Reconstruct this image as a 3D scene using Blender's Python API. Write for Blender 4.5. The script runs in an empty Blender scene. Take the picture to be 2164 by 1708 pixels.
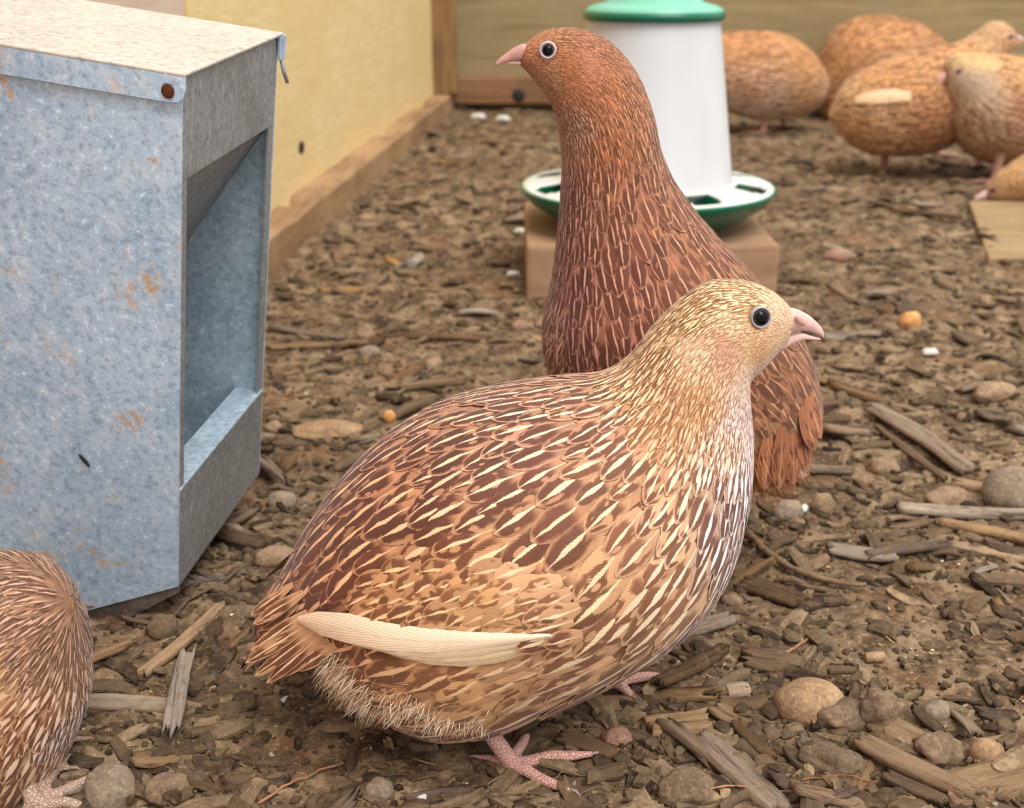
import bpy, bmesh, math, random
import numpy as np
from mathutils import Vector, Matrix, noise as mnoise
from mathutils.bvhtree import BVHTree
random.seed(7); rng = np.random.default_rng(7)
scene = bpy.context.scene
COL = scene.collection
# ------------------------------------------------------------------ camera, sky, sun, exposure
F, CX, CY = 2457.0, 1082.0, 854.0
PITCH = math.radians(20.9); HC = 0.237
cam_d = bpy.data.cameras.new('camera'); cam = bpy.data.objects.new('camera', cam_d); COL.objects.link(cam)
cam.location = (0, 0, HC); cam.rotation_euler = (math.pi/2 - PITCH, 0, 0)
cam_d.sensor_fit = 'HORIZONTAL'; cam_d.sensor_width = 36; cam_d.lens = 36*F/2164
cam_d.clip_start = 0.01; cam_d.clip_end = 50
cam_d.dof.use_dof = True; cam_d.dof.focus_distance = 0.355; cam_d.dof.aperture_fstop = 19
scene.camera = cam
scene.view_settings.view_transform = 'Standard'; scene.view_settings.look = 'None'
scene.view_settings.gamma = 1; scene.view_settings.use_curve_mapping = False
scene.view_settings.exposure = 0.55
w = bpy.data.worlds.new('sky'); scene.world = w; w.use_nodes = True
wn = w.node_tree.nodes; wl = w.node_tree.links
bg = wn['Background']; tc = wn.new('ShaderNodeTexCoord'); sp = wn.new('ShaderNodeSeparateXYZ')
cr = wn.new('ShaderNodeValToRGB'); cr.color_ramp.elements[0].position = 0.0; cr.color_ramp.elements[0].color = (0.62, 0.58, 0.52, 1)
cr.color_ramp.elements[1].position = 0.75; cr.color_ramp.elements[1].color = (1.0, 1.0, 1.0, 1)
e = cr.color_ramp.elements.new(0.25); e.color = (0.92, 0.95, 1.0, 1)
wl.new(tc.outputs['Generated'], sp.inputs[0]); wl.new(sp.outputs['Z'], cr.inputs[0]); wl.new(cr.outputs[0], bg.inputs[0])
bg.inputs[1].default_value = 0.95
sun_d = bpy.data.lights.new('sun', 'SUN'); sun_d.energy = 2.0; sun_d.angle = math.radians(34); sun_d.color = (1.0, 0.98, 0.95)
sun = bpy.data.objects.new('sun', sun_d); COL.objects.link(sun)
sun.rotation_euler = Vector((-0.26, 0.42, -0.87)).to_track_quat('-Z', 'Y').to_euler()
cy = scene.cycles
cy.max_bounces = 5; cy.diffuse_bounces = 3; cy.glossy_bounces = 2; cy.transmission_bounces = 2; cy.transparent_max_bounces = 4
cy.caustics_reflective = False; cy.caustics_refractive = False; cy.use_denoising = True
cy.use_adaptive_sampling = True

# ------------------------------------------------------------------ camera geometry used only to place things
RT = Vector((1, 0, 0)); FW = Vector((0, math.cos(PITCH), -math.sin(PITCH))); UP = Vector((0, math.sin(PITCH), math.cos(PITCH)))
C0 = Vector((0, 0, HC))
def ray(px, py): return FW + RT*((px-CX)/F) - UP*((py-CY)/F)
def at_depth(px, py, d): return C0 + ray(px, py)*d
def at_z(px, py, z=0.0):
    r = ray(px, py); return C0 + r*((z-HC)/r.z)
def at_plane(px, py, o, n):
    r = ray(px, py); return C0 + r*((o-C0).dot(n)/r.dot(n))
def proj(p):
    q = Vector(p)-C0; d = q.dot(FW); return (CX+F*q.dot(RT)/d, CY-F*q.dot(UP)/d)

# ------------------------------------------------------------------ object helpers
def lin(c):
    r = []
    for v in c[:3]:
        v = v/255.0
        r.append(v/12.92 if v <= 0.04045 else ((v+0.055)/1.055)**2.4)
    return r
def rgba(c): return tuple(lin(c)) + (1.0,)
def tag(o, label=None, cat=None, group=None, kind=None):
    if label: o['label'] = label
    if cat: o['category'] = cat
    if group: o['group'] = group
    if kind: o['kind'] = kind
    return o
def empty(name, loc=(0, 0, 0)):
    o = bpy.data.objects.new(name, None); COL.objects.link(o); o.location = loc; o.empty_display_size = 0.02; return o
def link_mesh(name, me, mat, parent=None, smooth=True):
    if mat is not None and not me.materials: me.materials.append(mat)
    if smooth: me.polygons.foreach_set('use_smooth', [True]*len(me.polygons))
    o = bpy.data.objects.new(name, me); COL.objects.link(o)
    if parent is not None:
        o.parent = parent; o.matrix_parent_inverse = Matrix.Translation(-Vector(parent.location))
    return o
def obj(name, vs, fs, mat, parent=None, smooth=True):
    me = bpy.data.meshes.new(name); me.from_pydata([tuple(v) for v in vs], [], fs); me.update()
    return link_mesh(name, me, mat, parent, smooth)
class MB:
    def __init__(s): s.v = []; s.f = []
    def add(s, vs, fs):
        o = len(s.v); s.v += [Vector(v) for v in vs]; s.f += [tuple(i+o for i in f) for f in fs]
    def box(s, c, ax, ay, az, hx, hy, hz):
        c = Vector(c); vs = [c+ax*(i*hx)+ay*(j*hy)+az*(k*hz) for i in (-1, 1) for j in (-1, 1) for k in (-1, 1)]
        s.add(vs, [(0, 1, 3, 2), (4, 6, 7, 5), (0, 4, 5, 1), (2, 3, 7, 6), (0, 2, 6, 4), (1, 5, 7, 3)])
    def slab(s, poly, thick):            # polygon (world points) extruded by vector
        n = len(poly); a = [Vector(p) for p in poly]; b = [p+thick for p in a]
        s.add(a+b, [tuple(range(n))[::-1], tuple(range(n, 2*n))] + [(i, (i+1) % n, n+(i+1) % n, n+i) for i in range(n)])
    def build(s, name, mat, parent=None, smooth=False, bevel=0.0):
        o = obj(name, s.v, s.f, mat, parent, smooth)
        bm = bmesh.new(); bm.from_mesh(o.data); bmesh.ops.recalc_face_normals(bm, faces=bm.faces)
        if bevel > 0: bmesh.ops.bevel(bm, geom=bm.edges[:], offset=bevel, segments=2, affect='EDGES', profile=0.6)
        bm.to_mesh(o.data); bm.free()
        return o
def lathe(prof, n=64, closed=False):
    vs = []; fs = []; m = len(prof)
    for r, z in prof:
        for k in range(n):
            a = 2*math.pi*k/n; vs.append(Vector((r*math.cos(a), r*math.sin(a), z)))
    for i in range(m-1):
        for k in range(n):
            fs.append((i*n+k, i*n+(k+1) % n, (i+1)*n+(k+1) % n, (i+1)*n+k))
    return vs, fs
def tube(pts, rad, n=10, flat=1.0, upv=Vector((0, 0, 1))):
    vs = []; fs = []; m = len(pts); pts = [Vector(p) for p in pts]
    for i, p in enumerate(pts):
        t = (pts[min(i+1, m-1)]-pts[max(i-1, 0)]).normalized()
        s = t.cross(upv)
        if s.length < 1e-3: s = t.cross(Vector((1, 0, 0)))
        s.normalize(); u = s.cross(t)
        for k in range(n):
            a = 2*math.pi*k/n; vs.append(p+s*(rad[i]*math.cos(a))+u*(rad[i]*flat*math.sin(a)))
    for i in range(m-1):
        for k in range(n): fs.append((i*n+k, i*n+(k+1) % n, (i+1)*n+(k+1) % n, (i+1)*n+k))
    fs.append(tuple(range(n))[::-1]); fs.append(tuple(range((m-1)*n, m*n)))
    return vs, fs
def ellipsoid(c, ax, ay, az, n=20, m=12):
    vs = []; fs = []
    for i in range(m+1):
        th = math.pi*i/m
        for k in range(n):
            a = 2*math.pi*k/n
            vs.append(Vector(c)+ax*(math.sin(th)*math.cos(a))+ay*(math.sin(th)*math.sin(a))+az*math.cos(th))
    for i in range(m):
        for k in range(n): fs.append((i*n+k, (i+1)*n+k, (i+1)*n+(k+1) % n, i*n+(k+1) % n))
    return vs, fs

# ------------------------------------------------------------------ value noise in numpy
PERM = rng.permutation(4096); RV = rng.random(4096)*2-1
def vnoise(x, y, seed=0):
    xi = np.floor(x).astype(np.int64); yi = np.floor(y).astype(np.int64); xf = x-xi; yf = y-yi
    u = xf*xf*xf*(xf*(xf*6-15)+10); v = yf*yf*yf*(yf*(yf*6-15)+10)
    def h(a, b): return RV[PERM[(PERM[(a+seed*57) & 4095]+b) & 4095]]
    return (h(xi, yi)*(1-u)+h(xi+1, yi)*u)*(1-v)+(h(xi, yi+1)*(1-u)+h(xi+1, yi+1)*u)*v
def fbm(x, y, f, o=4, seed=0, gain=0.5):
    r = 0; a = 1; s = 0
    for i in range(o):
        r = r+a*vnoise(x*f+17.3*i, y*f-9.1*i, seed+i); s += a; a *= gain; f *= 2.03
    return r/s
def ground_h(x, y):
    x = np.asarray(x, float); y = np.asarray(y, float)
    h = 0.004*fbm(x, y, 7, 3, 1)
    litter = np.clip(0.5+1.3*fbm(x, y, 4.5, 2, 31), 0, 1)      # rough mulch against trodden soil
    lum = fbm(x*0.8, y*1.3, 42, 3, 5)
    h = h+(0.0022+0.0030*litter)*np.abs(lum)*np.sign(lum)
    rid = 1-np.abs(fbm(x*0.9, y*1.5, 75, 2, 11))*2.6
    h = h+0.0022*litter*np.clip(rid, -0.5, 1)
    h = h+0.0016*fbm(x, y, 150, 3, 21, 0.62)+0.0016*np.clip(fbm(x, y, 85, 2, 47)*2.2, 0, 1)
    return h
def gz(x, y): return float(ground_h(np.array([x]), np.array([y]))[0])
def on_ground(px, py):
    z = 0.0
    for _ in range(3):
        p = at_z(px, py, z); z = gz(p.x, p.y)
    return Vector((p.x, p.y, z))

# ------------------------------------------------------------------ node helpers
class NT:
    def __init__(s, name):
        s.m = bpy.data.materials.new(name); s.m.use_nodes = True; s.t = s.m.node_tree; s.n = s.t.nodes; s.l = s.t.links
        s.b = s.n['Principled BSDF']; s._tc = None
    def node(s, ty, **kw):
        nd = s.n.new(ty)
        for k, v in kw.items(): setattr(nd, k, v)
        return nd
    def put(s, sock, v):
        if v is None: return
        if isinstance(v, bpy.types.NodeSocket): s.l.new(v, sock)
        else:
            try: sock.default_value = v
            except Exception: sock.default_value = tuple(v) + (1.0,)
    def math(s, op, a, b=None, c=None, clamp=False):
        nd = s.node('ShaderNodeMath', operation=op); nd.use_clamp = clamp
        for i, v in enumerate((a, b, c)): s.put(nd.inputs[i], v)
        return nd.outputs[0]
    def mix(s, f, a, b, blend='MIX'):
        nd = s.node('ShaderNodeMix', data_type='RGBA', blend_type=blend); nd.clamp_factor = True
        s.put(nd.inputs[0], f)
        s.put(nd.inputs[6], rgba(a) if isinstance(a, tuple) and len(a) == 3 else a)
        s.put(nd.inputs[7], rgba(b) if isinstance(b, tuple) and len(b) == 3 else b)
        return nd.outputs[2]
    def step(s, v, a, b, lo=0.0, hi=1.0):
        nd = s.node('ShaderNodeMapRange', interpolation_type='SMOOTHSTEP'); nd.clamp = True
        for i, x in enumerate((v, a, b, lo, hi)): s.put(nd.inputs[i], x)
        return nd.outputs[0]
    def coord(s, which='Object', scale=(1, 1, 1), rot=(0, 0, 0), loc=(0, 0, 0)):
        if s._tc is None: s._tc = s.node('ShaderNodeTexCoord')
        mp = s.node('ShaderNodeMapping'); s.l.new(s._tc.outputs[which], mp.inputs[0])
        mp.inputs['Location'].default_value = loc; mp.inputs['Rotation'].default_value = rot; mp.inputs['Scale'].default_value = scale
        return mp.outputs[0]
    def noise(s, vec, scale=5, detail=3, rough=0.5, dist=0.0, w=None):
        nd = s.node('ShaderNodeTexNoise')
        if w is not None: nd.noise_dimensions = '4D'; s.put(nd.inputs['W'], w)
        if vec is not None: s.l.new(vec, nd.inputs['Vector'])
        s.put(nd.inputs['Scale'], scale); nd.inputs['Detail'].default_value = detail
        nd.inputs['Roughness'].default_value = rough; nd.inputs['Distortion'].default_value = dist
        return nd.outputs['Fac']
    def voro(s, vec, scale, feature='F1', out='Distance'):
        nd = s.node('ShaderNodeTexVoronoi', feature=feature); s.l.new(vec, nd.inputs['Vector']); nd.inputs['Scale'].default_value = scale
        return nd.outputs[out]
    def bump(s, h, strength=0.5, dist=0.001):
        nd = s.node('ShaderNodeBump'); nd.inputs['Strength'].default_value = strength; nd.inputs['Distance'].default_value = dist
        s.l.new(h, nd.inputs['Height']); s.l.new(nd.outputs[0], s.b.inputs['Normal'])
    def attr(s, name, out='Color'):
        nd = s.node('ShaderNodeAttribute', attribute_name=name); return nd.outputs[out]
    def done(s, col, rough=0.8, spec=0.3, metal=0.0):
        s.put(s.b.inputs['Base Color'], rgba(col) if isinstance(col, tuple) and len(col) == 3 else col)
        s.put(s.b.inputs['Roughness'], rough); s.put(s.b.inputs['Specular IOR Level'], spec); s.put(s.b.inputs['Metallic'], metal)
        return s.m

def mat_plain(name, c, rough=0.5, spec=0.4, var=0.06, vs=40):
    t = NT(name); n = t.noise(t.coord(), vs, 3)
    dark = tuple(max(0, x*(1-var*2)) for x in c); return t.done(t.mix(n, dark, c), rough, spec)

def mat_soil():
    t = NT('soil'); c = t.coord()
    n1 = t.noise(c, 6, 4, 0.6); n2 = t.noise(c, 60, 5, 0.65); n3 = t.noise(c, 420, 4, 0.7); n4 = t.noise(c, 18, 3)
    col = t.mix(t.step(n1, 0.3, 0.7), (126, 104, 79), (160, 136, 106))
    col = t.mix(t.step(n2, 0.38, 0.66), (86, 67, 51), col)
    col = t.mix(t.math('MULTIPLY', t.step(n3, 0.52, 0.74), 0.75), col, (184, 152, 116))
    col = t.mix(t.math('MULTIPLY', t.step(n3, 0.46, 0.30), 0.8), col, (62, 45, 33))
    col = t.mix(t.math('MULTIPLY', t.step(n4, 0.55, 0.72), 0.45), col, (140, 100, 68))
    vd = t.voro(c, 420); fl = t.step(vd, 0.14, 0.06); vc = t.voro(c, 420, out='Color')
    sx = t.node('ShaderNodeSeparateColor'); t.l.new(vc, sx.inputs[0])
    fl = t.math('MULTIPLY', fl, t.step(sx.outputs[0], 0.90, 0.94))
    col = t.mix(t.math('MULTIPLY', fl, 0.8), col, (226, 212, 186))
    h = t.math('ADD', t.math('MULTIPLY', n2, 0.9), t.math('MULTIPLY', n3, 0.6))
    t.bump(h, 0.9, 0.0022)
    return t.done(col, 0.95, 0.12)

def mat_wood(name, c1, c2, c3, sx=25, sy=260, rand=True, speck=None, pale=0.4):
    t = NT(name); co = t.coord(scale=(sx, sy, sy)); oi = t.node('ShaderNodeObjectInfo')
    rnd = oi.outputs['Random']
    g = t.noise(co, 1.3, 5, 0.72, 0.4, w=t.math('MULTIPLY', rnd, 40)); big = t.noise(t.coord(), 55, 3, 0.6, w=t.math('MULTIPLY', rnd, 30))
    col = t.mix(t.step(g, 0.32, 0.68), c1, c2)
    col = t.mix(t.math('MULTIPLY', t.step(big, 0.42, 0.66), pale), col, c3)
    col = t.mix(t.math('MULTIPLY', t.step(g, 0.46, 0.34), 0.7), col, tuple(x*0.42 for x in c1))
    if rand:
        hsv = t.node('ShaderNodeHueSaturation'); t.l.new(col, hsv.inputs['Color'])
        t.l.new(t.math('ADD', 0.68, t.math('MULTIPLY', rnd, 0.48)), hsv.inputs['Value'])
        t.l.new(t.math('ADD', 0.8, t.math('MULTIPLY', t.math('FRACT', t.math('MULTIPLY', rnd, 7.31)), 0.4)), hsv.inputs['Saturation'])
        col = hsv.outputs[0]
    dirt = t.noise(t.coord(), 260, 4, 0.7)
    col = t.mix(t.math('MULTIPLY', t.step(dirt, 0.52, 0.68), 0.5), col, (120, 94, 68))
    t.bump(t.math('ADD', g, t.math('MULTIPLY', dirt, 0.4)), 0.8, 0.0012)
    return t.done(col, 0.9, 0.15)

def mat_stone(name, c1, c2, rand=True):
    t = NT(name); oi = t.node('ShaderNodeObjectInfo'); rnd = oi.outputs['Random']; c = t.coord()
    n = t.noise(c, 90, 5, 0.65, w=t.math('MULTIPLY', rnd, 20)); f = t.noise(c, 700, 3, 0.7)
    col = t.mix(t.step(n, 0.35, 0.65), c1, c2)
    col = t.mix(t.math('MULTIPLY', t.step(f, 0.5, 0.7), 0.5), col, tuple(min(255, x*1.25) for x in c2))
    col = t.mix(t.math('MULTIPLY', t.step(f, 0.45, 0.32), 0.5), col, tuple(x*0.55 for x in c1))
    if rand:
        hsv = t.node('ShaderNodeHueSaturation'); t.l.new(col, hsv.inputs['Color'])
        t.l.new(t.math('ADD', 0.75, t.math('MULTIPLY', rnd, 0.5)), hsv.inputs['Value']); col = hsv.outputs[0]
    t.bump(t.math('ADD', n, t.math('MULTIPLY', f, 0.5)), 0.5, 0.001)
    return t.done(col, 0.85, 0.2)

def mat_bits():
    t = NT('mulch_bits'); a = t.attr('tint'); n = t.noise(t.coord(), 500, 3, 0.7); n9 = t.noise(t.coord(), 130, 4, 0.7)
    a = t.mix(t.math('MULTIPLY', t.step(n9, 0.46, 0.62), 0.75), a, (132, 109, 84))
    col = t.mix(t.step(n, 0.35, 0.65), a, a); mul = t.mix(n, (130, 130, 130), (255, 255, 255))
    col = t.mix(1.0, a, mul, 'MULTIPLY'); t.bump(n, 0.6, 0.0008)
    return t.done(col, 0.9, 0.12)

def mat_galv(name, c1, c2, c3, rust=0.0, streak=0.0, rough=0.5, metal=0.35):
    t = NT(name); c = t.coord(); 
    v = t.voro(c, 260, out='Color'); sc = t.node('ShaderNodeSeparateColor'); t.l.new(v, sc.inputs[0])
    n = t.noise(c, 380, 4, 0.75); big = t.noise(c, 28, 4, 0.6); mid = t.noise(c, 120, 4, 0.65)
    col = t.mix(t.step(big, 0.35, 0.65), c1, c2)
    col = t.mix(t.math('MULTIPLY', t.step(mid, 0.45, 0.7), 0.6), col, c3)
    col = t.mix(t.math('MULTIPLY', sc.outputs[0], 0.16), col, c3)
    col = t.mix(t.math('MULTIPLY', t.step(n, 0.5, 0.36), 0.38), col, tuple(x*0.55 for x in c1))
    col = t.mix(t.math('MULTIPLY', t.step(n, 0.56, 0.70), 0.7), col, tuple(min(255, x*1.16) for x in c3))
    if streak > 0:
        s = t.noise(t.coord(scale=(420, 420, 26)), 1.0, 4, 0.7)
        col = t.mix(t.math('MULTIPLY', t.step(s, 0.55, 0.75), streak), col, tuple(min(255, x*1.3) for x in c3))
    if rust > 0:
        r1 = t.noise(c, 52, 3, 0.55); r2 = t.noise(c, 330, 4, 0.75)
        m = t.math('MULTIPLY', t.step(r1, 0.61, 0.68), t.step(r2, 0.44, 0.56))
        col = t.mix(t.math('MULTIPLY', m, rust), col, t.mix(t.step(r2, 0.5, 0.62), (184, 158, 128), (132, 94, 72)))
        pale = t.math('MULTIPLY', t.step(r1, 0.54, 0.64), t.step(r2, 0.47, 0.60))
        col = t.mix(t.math('MULTIPLY', pale, rust*0.45), col, (222, 206, 184))
    t.bump(t.math('ADD', n, mid), 0.25, 0.0006)
    return t.done(col, rough, 0.35, metal)

def mat_board(name, c1, c2, c3, axis='V', sc=(8, 8, 120)):
    t = NT(name); g = t.noise(t.coord(scale=sc), 1.0, 5, 0.65, 1.2); b = t.noise(t.coord(), 7, 4, 0.6); f = t.noise(t.coord(), 180, 3, 0.7)
    col = t.mix(t.step(g, 0.32, 0.68), c1, c2); col = t.mix(t.math('MULTIPLY', t.step(b, 0.42, 0.65), 0.6), col, c3)
    col = t.mix(t.math('MULTIPLY', t.step(f, 0.58, 0.72), 0.25), col, tuple(x*0.7 for x in c1))
    t.bump(g, 0.35, 0.001); return t.done(col, 0.8, 0.2)

def mat_feather():
    t = NT('feather')
    q = t.attr('fuv', 'Vector'); sx = t.node('ShaderNodeSeparateXYZ'); t.l.new(q, sx.inputs[0]); u, v, r = sx.outputs
    p = t.attr('prm', 'Vector'); sp_ = t.node('ShaderNodeSeparateXYZ'); t.l.new(p, sp_.inputs[0]); sw, dk, ed = sp_.outputs
    cb, cd, cl = t.attr('cb'), t.attr('cd'), t.attr('cl')
    cmb = t.node('ShaderNodeCombineXYZ'); t.l.new(u, cmb.inputs[0]); t.l.new(t.math('MULTIPLY', v, 2.2), cmb.inputs[1]); t.l.new(t.math('MULTIPLY', r, 91), cmb.inputs[2])
    wob = t.noise(cmb.outputs[0], 1.6, 2, 0.5)
    uu = t.math('ADD', u, t.math('MULTIPLY', t.math('SUBTRACT', wob, 0.5), 0.30)); au = t.math('ABSOLUTE', uu); aur = t.math('ABSOLUTE', u)
    # lance-shaped shaft streak, widest past the middle, a thin point at the tip
    up = t.step(v, 0.18, 0.60, 0.25, 1.0); dn = t.step(v, 0.62, 0.98, 1.0, 0.20)
    wdt = t.math('MULTIPLY', sw, t.math('MULTIPLY', up, dn))
    fib = t.math('SINE', t.math('ADD', t.math('MULTIPLY', v, 120), t.math('ADD', t.math('MULTIPLY', aur, -46), t.math('MULTIPLY', wob, 14))))
    S = t.step(t.math('ADD', t.math('SUBTRACT', au, wdt), t.math('MULTIPLY', fib, 0.012)), 0.05, -0.02)
    # dark cells with pale round spots
    blob = t.noise(cmb.outputs[0], 1.25, 1, 0.4, 0.3)
    D = t.step(t.math('SUBTRACT', t.math('MULTIPLY_ADD', dk, 0.44, 0.27), t.math('ADD', blob, t.math('MULTIPLY', fib, 0.02))), -0.02, 0.03)
    spot = t.step(t.voro(cmb.outputs[0], 1.15), 0.26, 0.22); D = t.math('MULTIPLY', D, t.math('SUBTRACT', 1.0, t.math('MULTIPLY', spot, t.step(ed, 0.5, 0.1))))
    D = t.math('MULTIPLY', D, t.math('MULTIPLY', t.step(v, 0.20, 0.40), t.step(t.math('ADD', t.math('ADD', aur, t.math('MULTIPLY', fib, 0.05)), t.math('MULTIPLY', wob, 0.70)), 1.32, 1.02)))
    D = t.math('MULTIPLY', D, t.step(v, 0.965, 0.90))
    rim = t.math('MULTIPLY', t.math('MAXIMUM', t.step(t.math('ADD', aur, t.math('MULTIPLY', wob, 0.4)), 0.94, 1.16), t.step(v, 0.90, 0.98)), t.step(blob, 0.34, 0.58, 0.45, 1.0))
    E = t.math('MULTIPLY', rim, ed)
    fr = t.math('MULTIPLY', t.step(aur, 0.80, 1.0), 0.25)
    hs = t.node('ShaderNodeHueSaturation'); t.l.new(cb, hs.inputs['Color']); t.l.new(t.math('ADD', 0.88, t.math('MULTIPLY', r, 0.24)), hs.inputs['Value'])
    c0 = hs.outputs[0]
    cdm = t.mix(t.math('MULTIPLY', wob, 0.22), cd, c0)
    col = t.mix(D, c0, cdm); col = t.mix(fr, col, c0); col = t.mix(E, col, cl); col = t.mix(S, col, cl)
    # barbs
    ph = t.math('ADD', t.math('MULTIPLY', v, 95), t.math('MULTIPLY', aur, -38)); barb = t.math('SINE', t.math('ADD', ph, t.math('MULTIPLY', wob, 9)))
    k = t.math('MULTIPLY_ADD', barb, 0.045, 0.955)
    gry = t.node('ShaderNodeCombineColor'); [t.l.new(k, gry.inputs[i]) for i in range(3)]
    col = t.mix(1.0, col, gry.outputs[0], 'MULTIPLY')
    t.bump(barb, 0.18, 0.0003)
    t.b.inputs['Sheen Weight'].default_value = 0.15
    return t.done(col, 0.62, 0.25)
def mat_skin_body():
    t = NT('bird_body'); a = t.attr('bodycol'); n = t.noise(t.coord(), 300, 3, 0.6)
    col = t.mix(t.math('MULTIPLY', n, 0.5), a, t.mix(1.0, a, (205, 170, 160), 'MULTIPLY'))
    v = t.voro(t.coord(), 900, 'DISTANCE_TO_EDGE'); t.bump(t.step(v, 0.0, 0.14), 0.8, 0.0005)
    return t.done(col, 0.55, 0.3)
def mat_down():
    t = NT('down'); return t.done(t.attr('tint'), 0.8, 0.1)
def mat_eye():
    t = NT('eyeball'); a = t.attr('eyer', 'Fac')
    col = t.mix(t.step(a, 0.68, 0.74), (3, 3, 4), (58, 54, 50)); col = t.mix(t.step(a, 0.78, 1.02), col, (92, 92, 88))
    t.b.inputs['Coat Weight'].default_value = 0.12; t.b.inputs['Coat Roughness'].default_value = 0.03
    return t.done(col, 0.10, 0.12)
# ------------------------------------------------------------------ birds
M_FEATHER = mat_feather(); M_BODY = mat_skin_body(); M_DOWN = mat_down(); M_EYE = mat_eye()
M_BEAK = mat_plain('beak_horn', (234, 190, 180), 0.42, 0.45, 0.10, 300)
M_BEAK_DARK = mat_plain('beak_horn_rosy', (210, 160, 148), 0.45, 0.4, 0.12, 300)
M_RING = mat_plain('eye_skin', (178, 172, 172), 0.5, 0.3, 0.05, 400)
M_RING2 = mat_plain('eye_skin_pink', (198, 176, 180), 0.5, 0.3, 0.05, 400)

def catmull(P, n):
    P = np.asarray(P, float); m = len(P)
    d = np.r_[0, np.cumsum(np.linalg.norm(np.diff(P[:, :3], axis=0), axis=1))]; d /= d[-1]
    tt = np.linspace(0, 1, n); out = []
    for t in tt:
        i = min(max(np.searchsorted(d, t)-1, 0), m-2); f = (t-d[i])/(d[i+1]-d[i])
        p0, p1, p2, p3 = P[max(i-1, 0)], P[i], P[i+1], P[min(i+2, m-1)]
        out.append(0.5*((2*p1)+(-p0+p2)*f+(2*p0-5*p1+4*p2-p3)*f*f+(-p0+3*p1-3*p2+p3)*f**3))
    return np.array(out)

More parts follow.
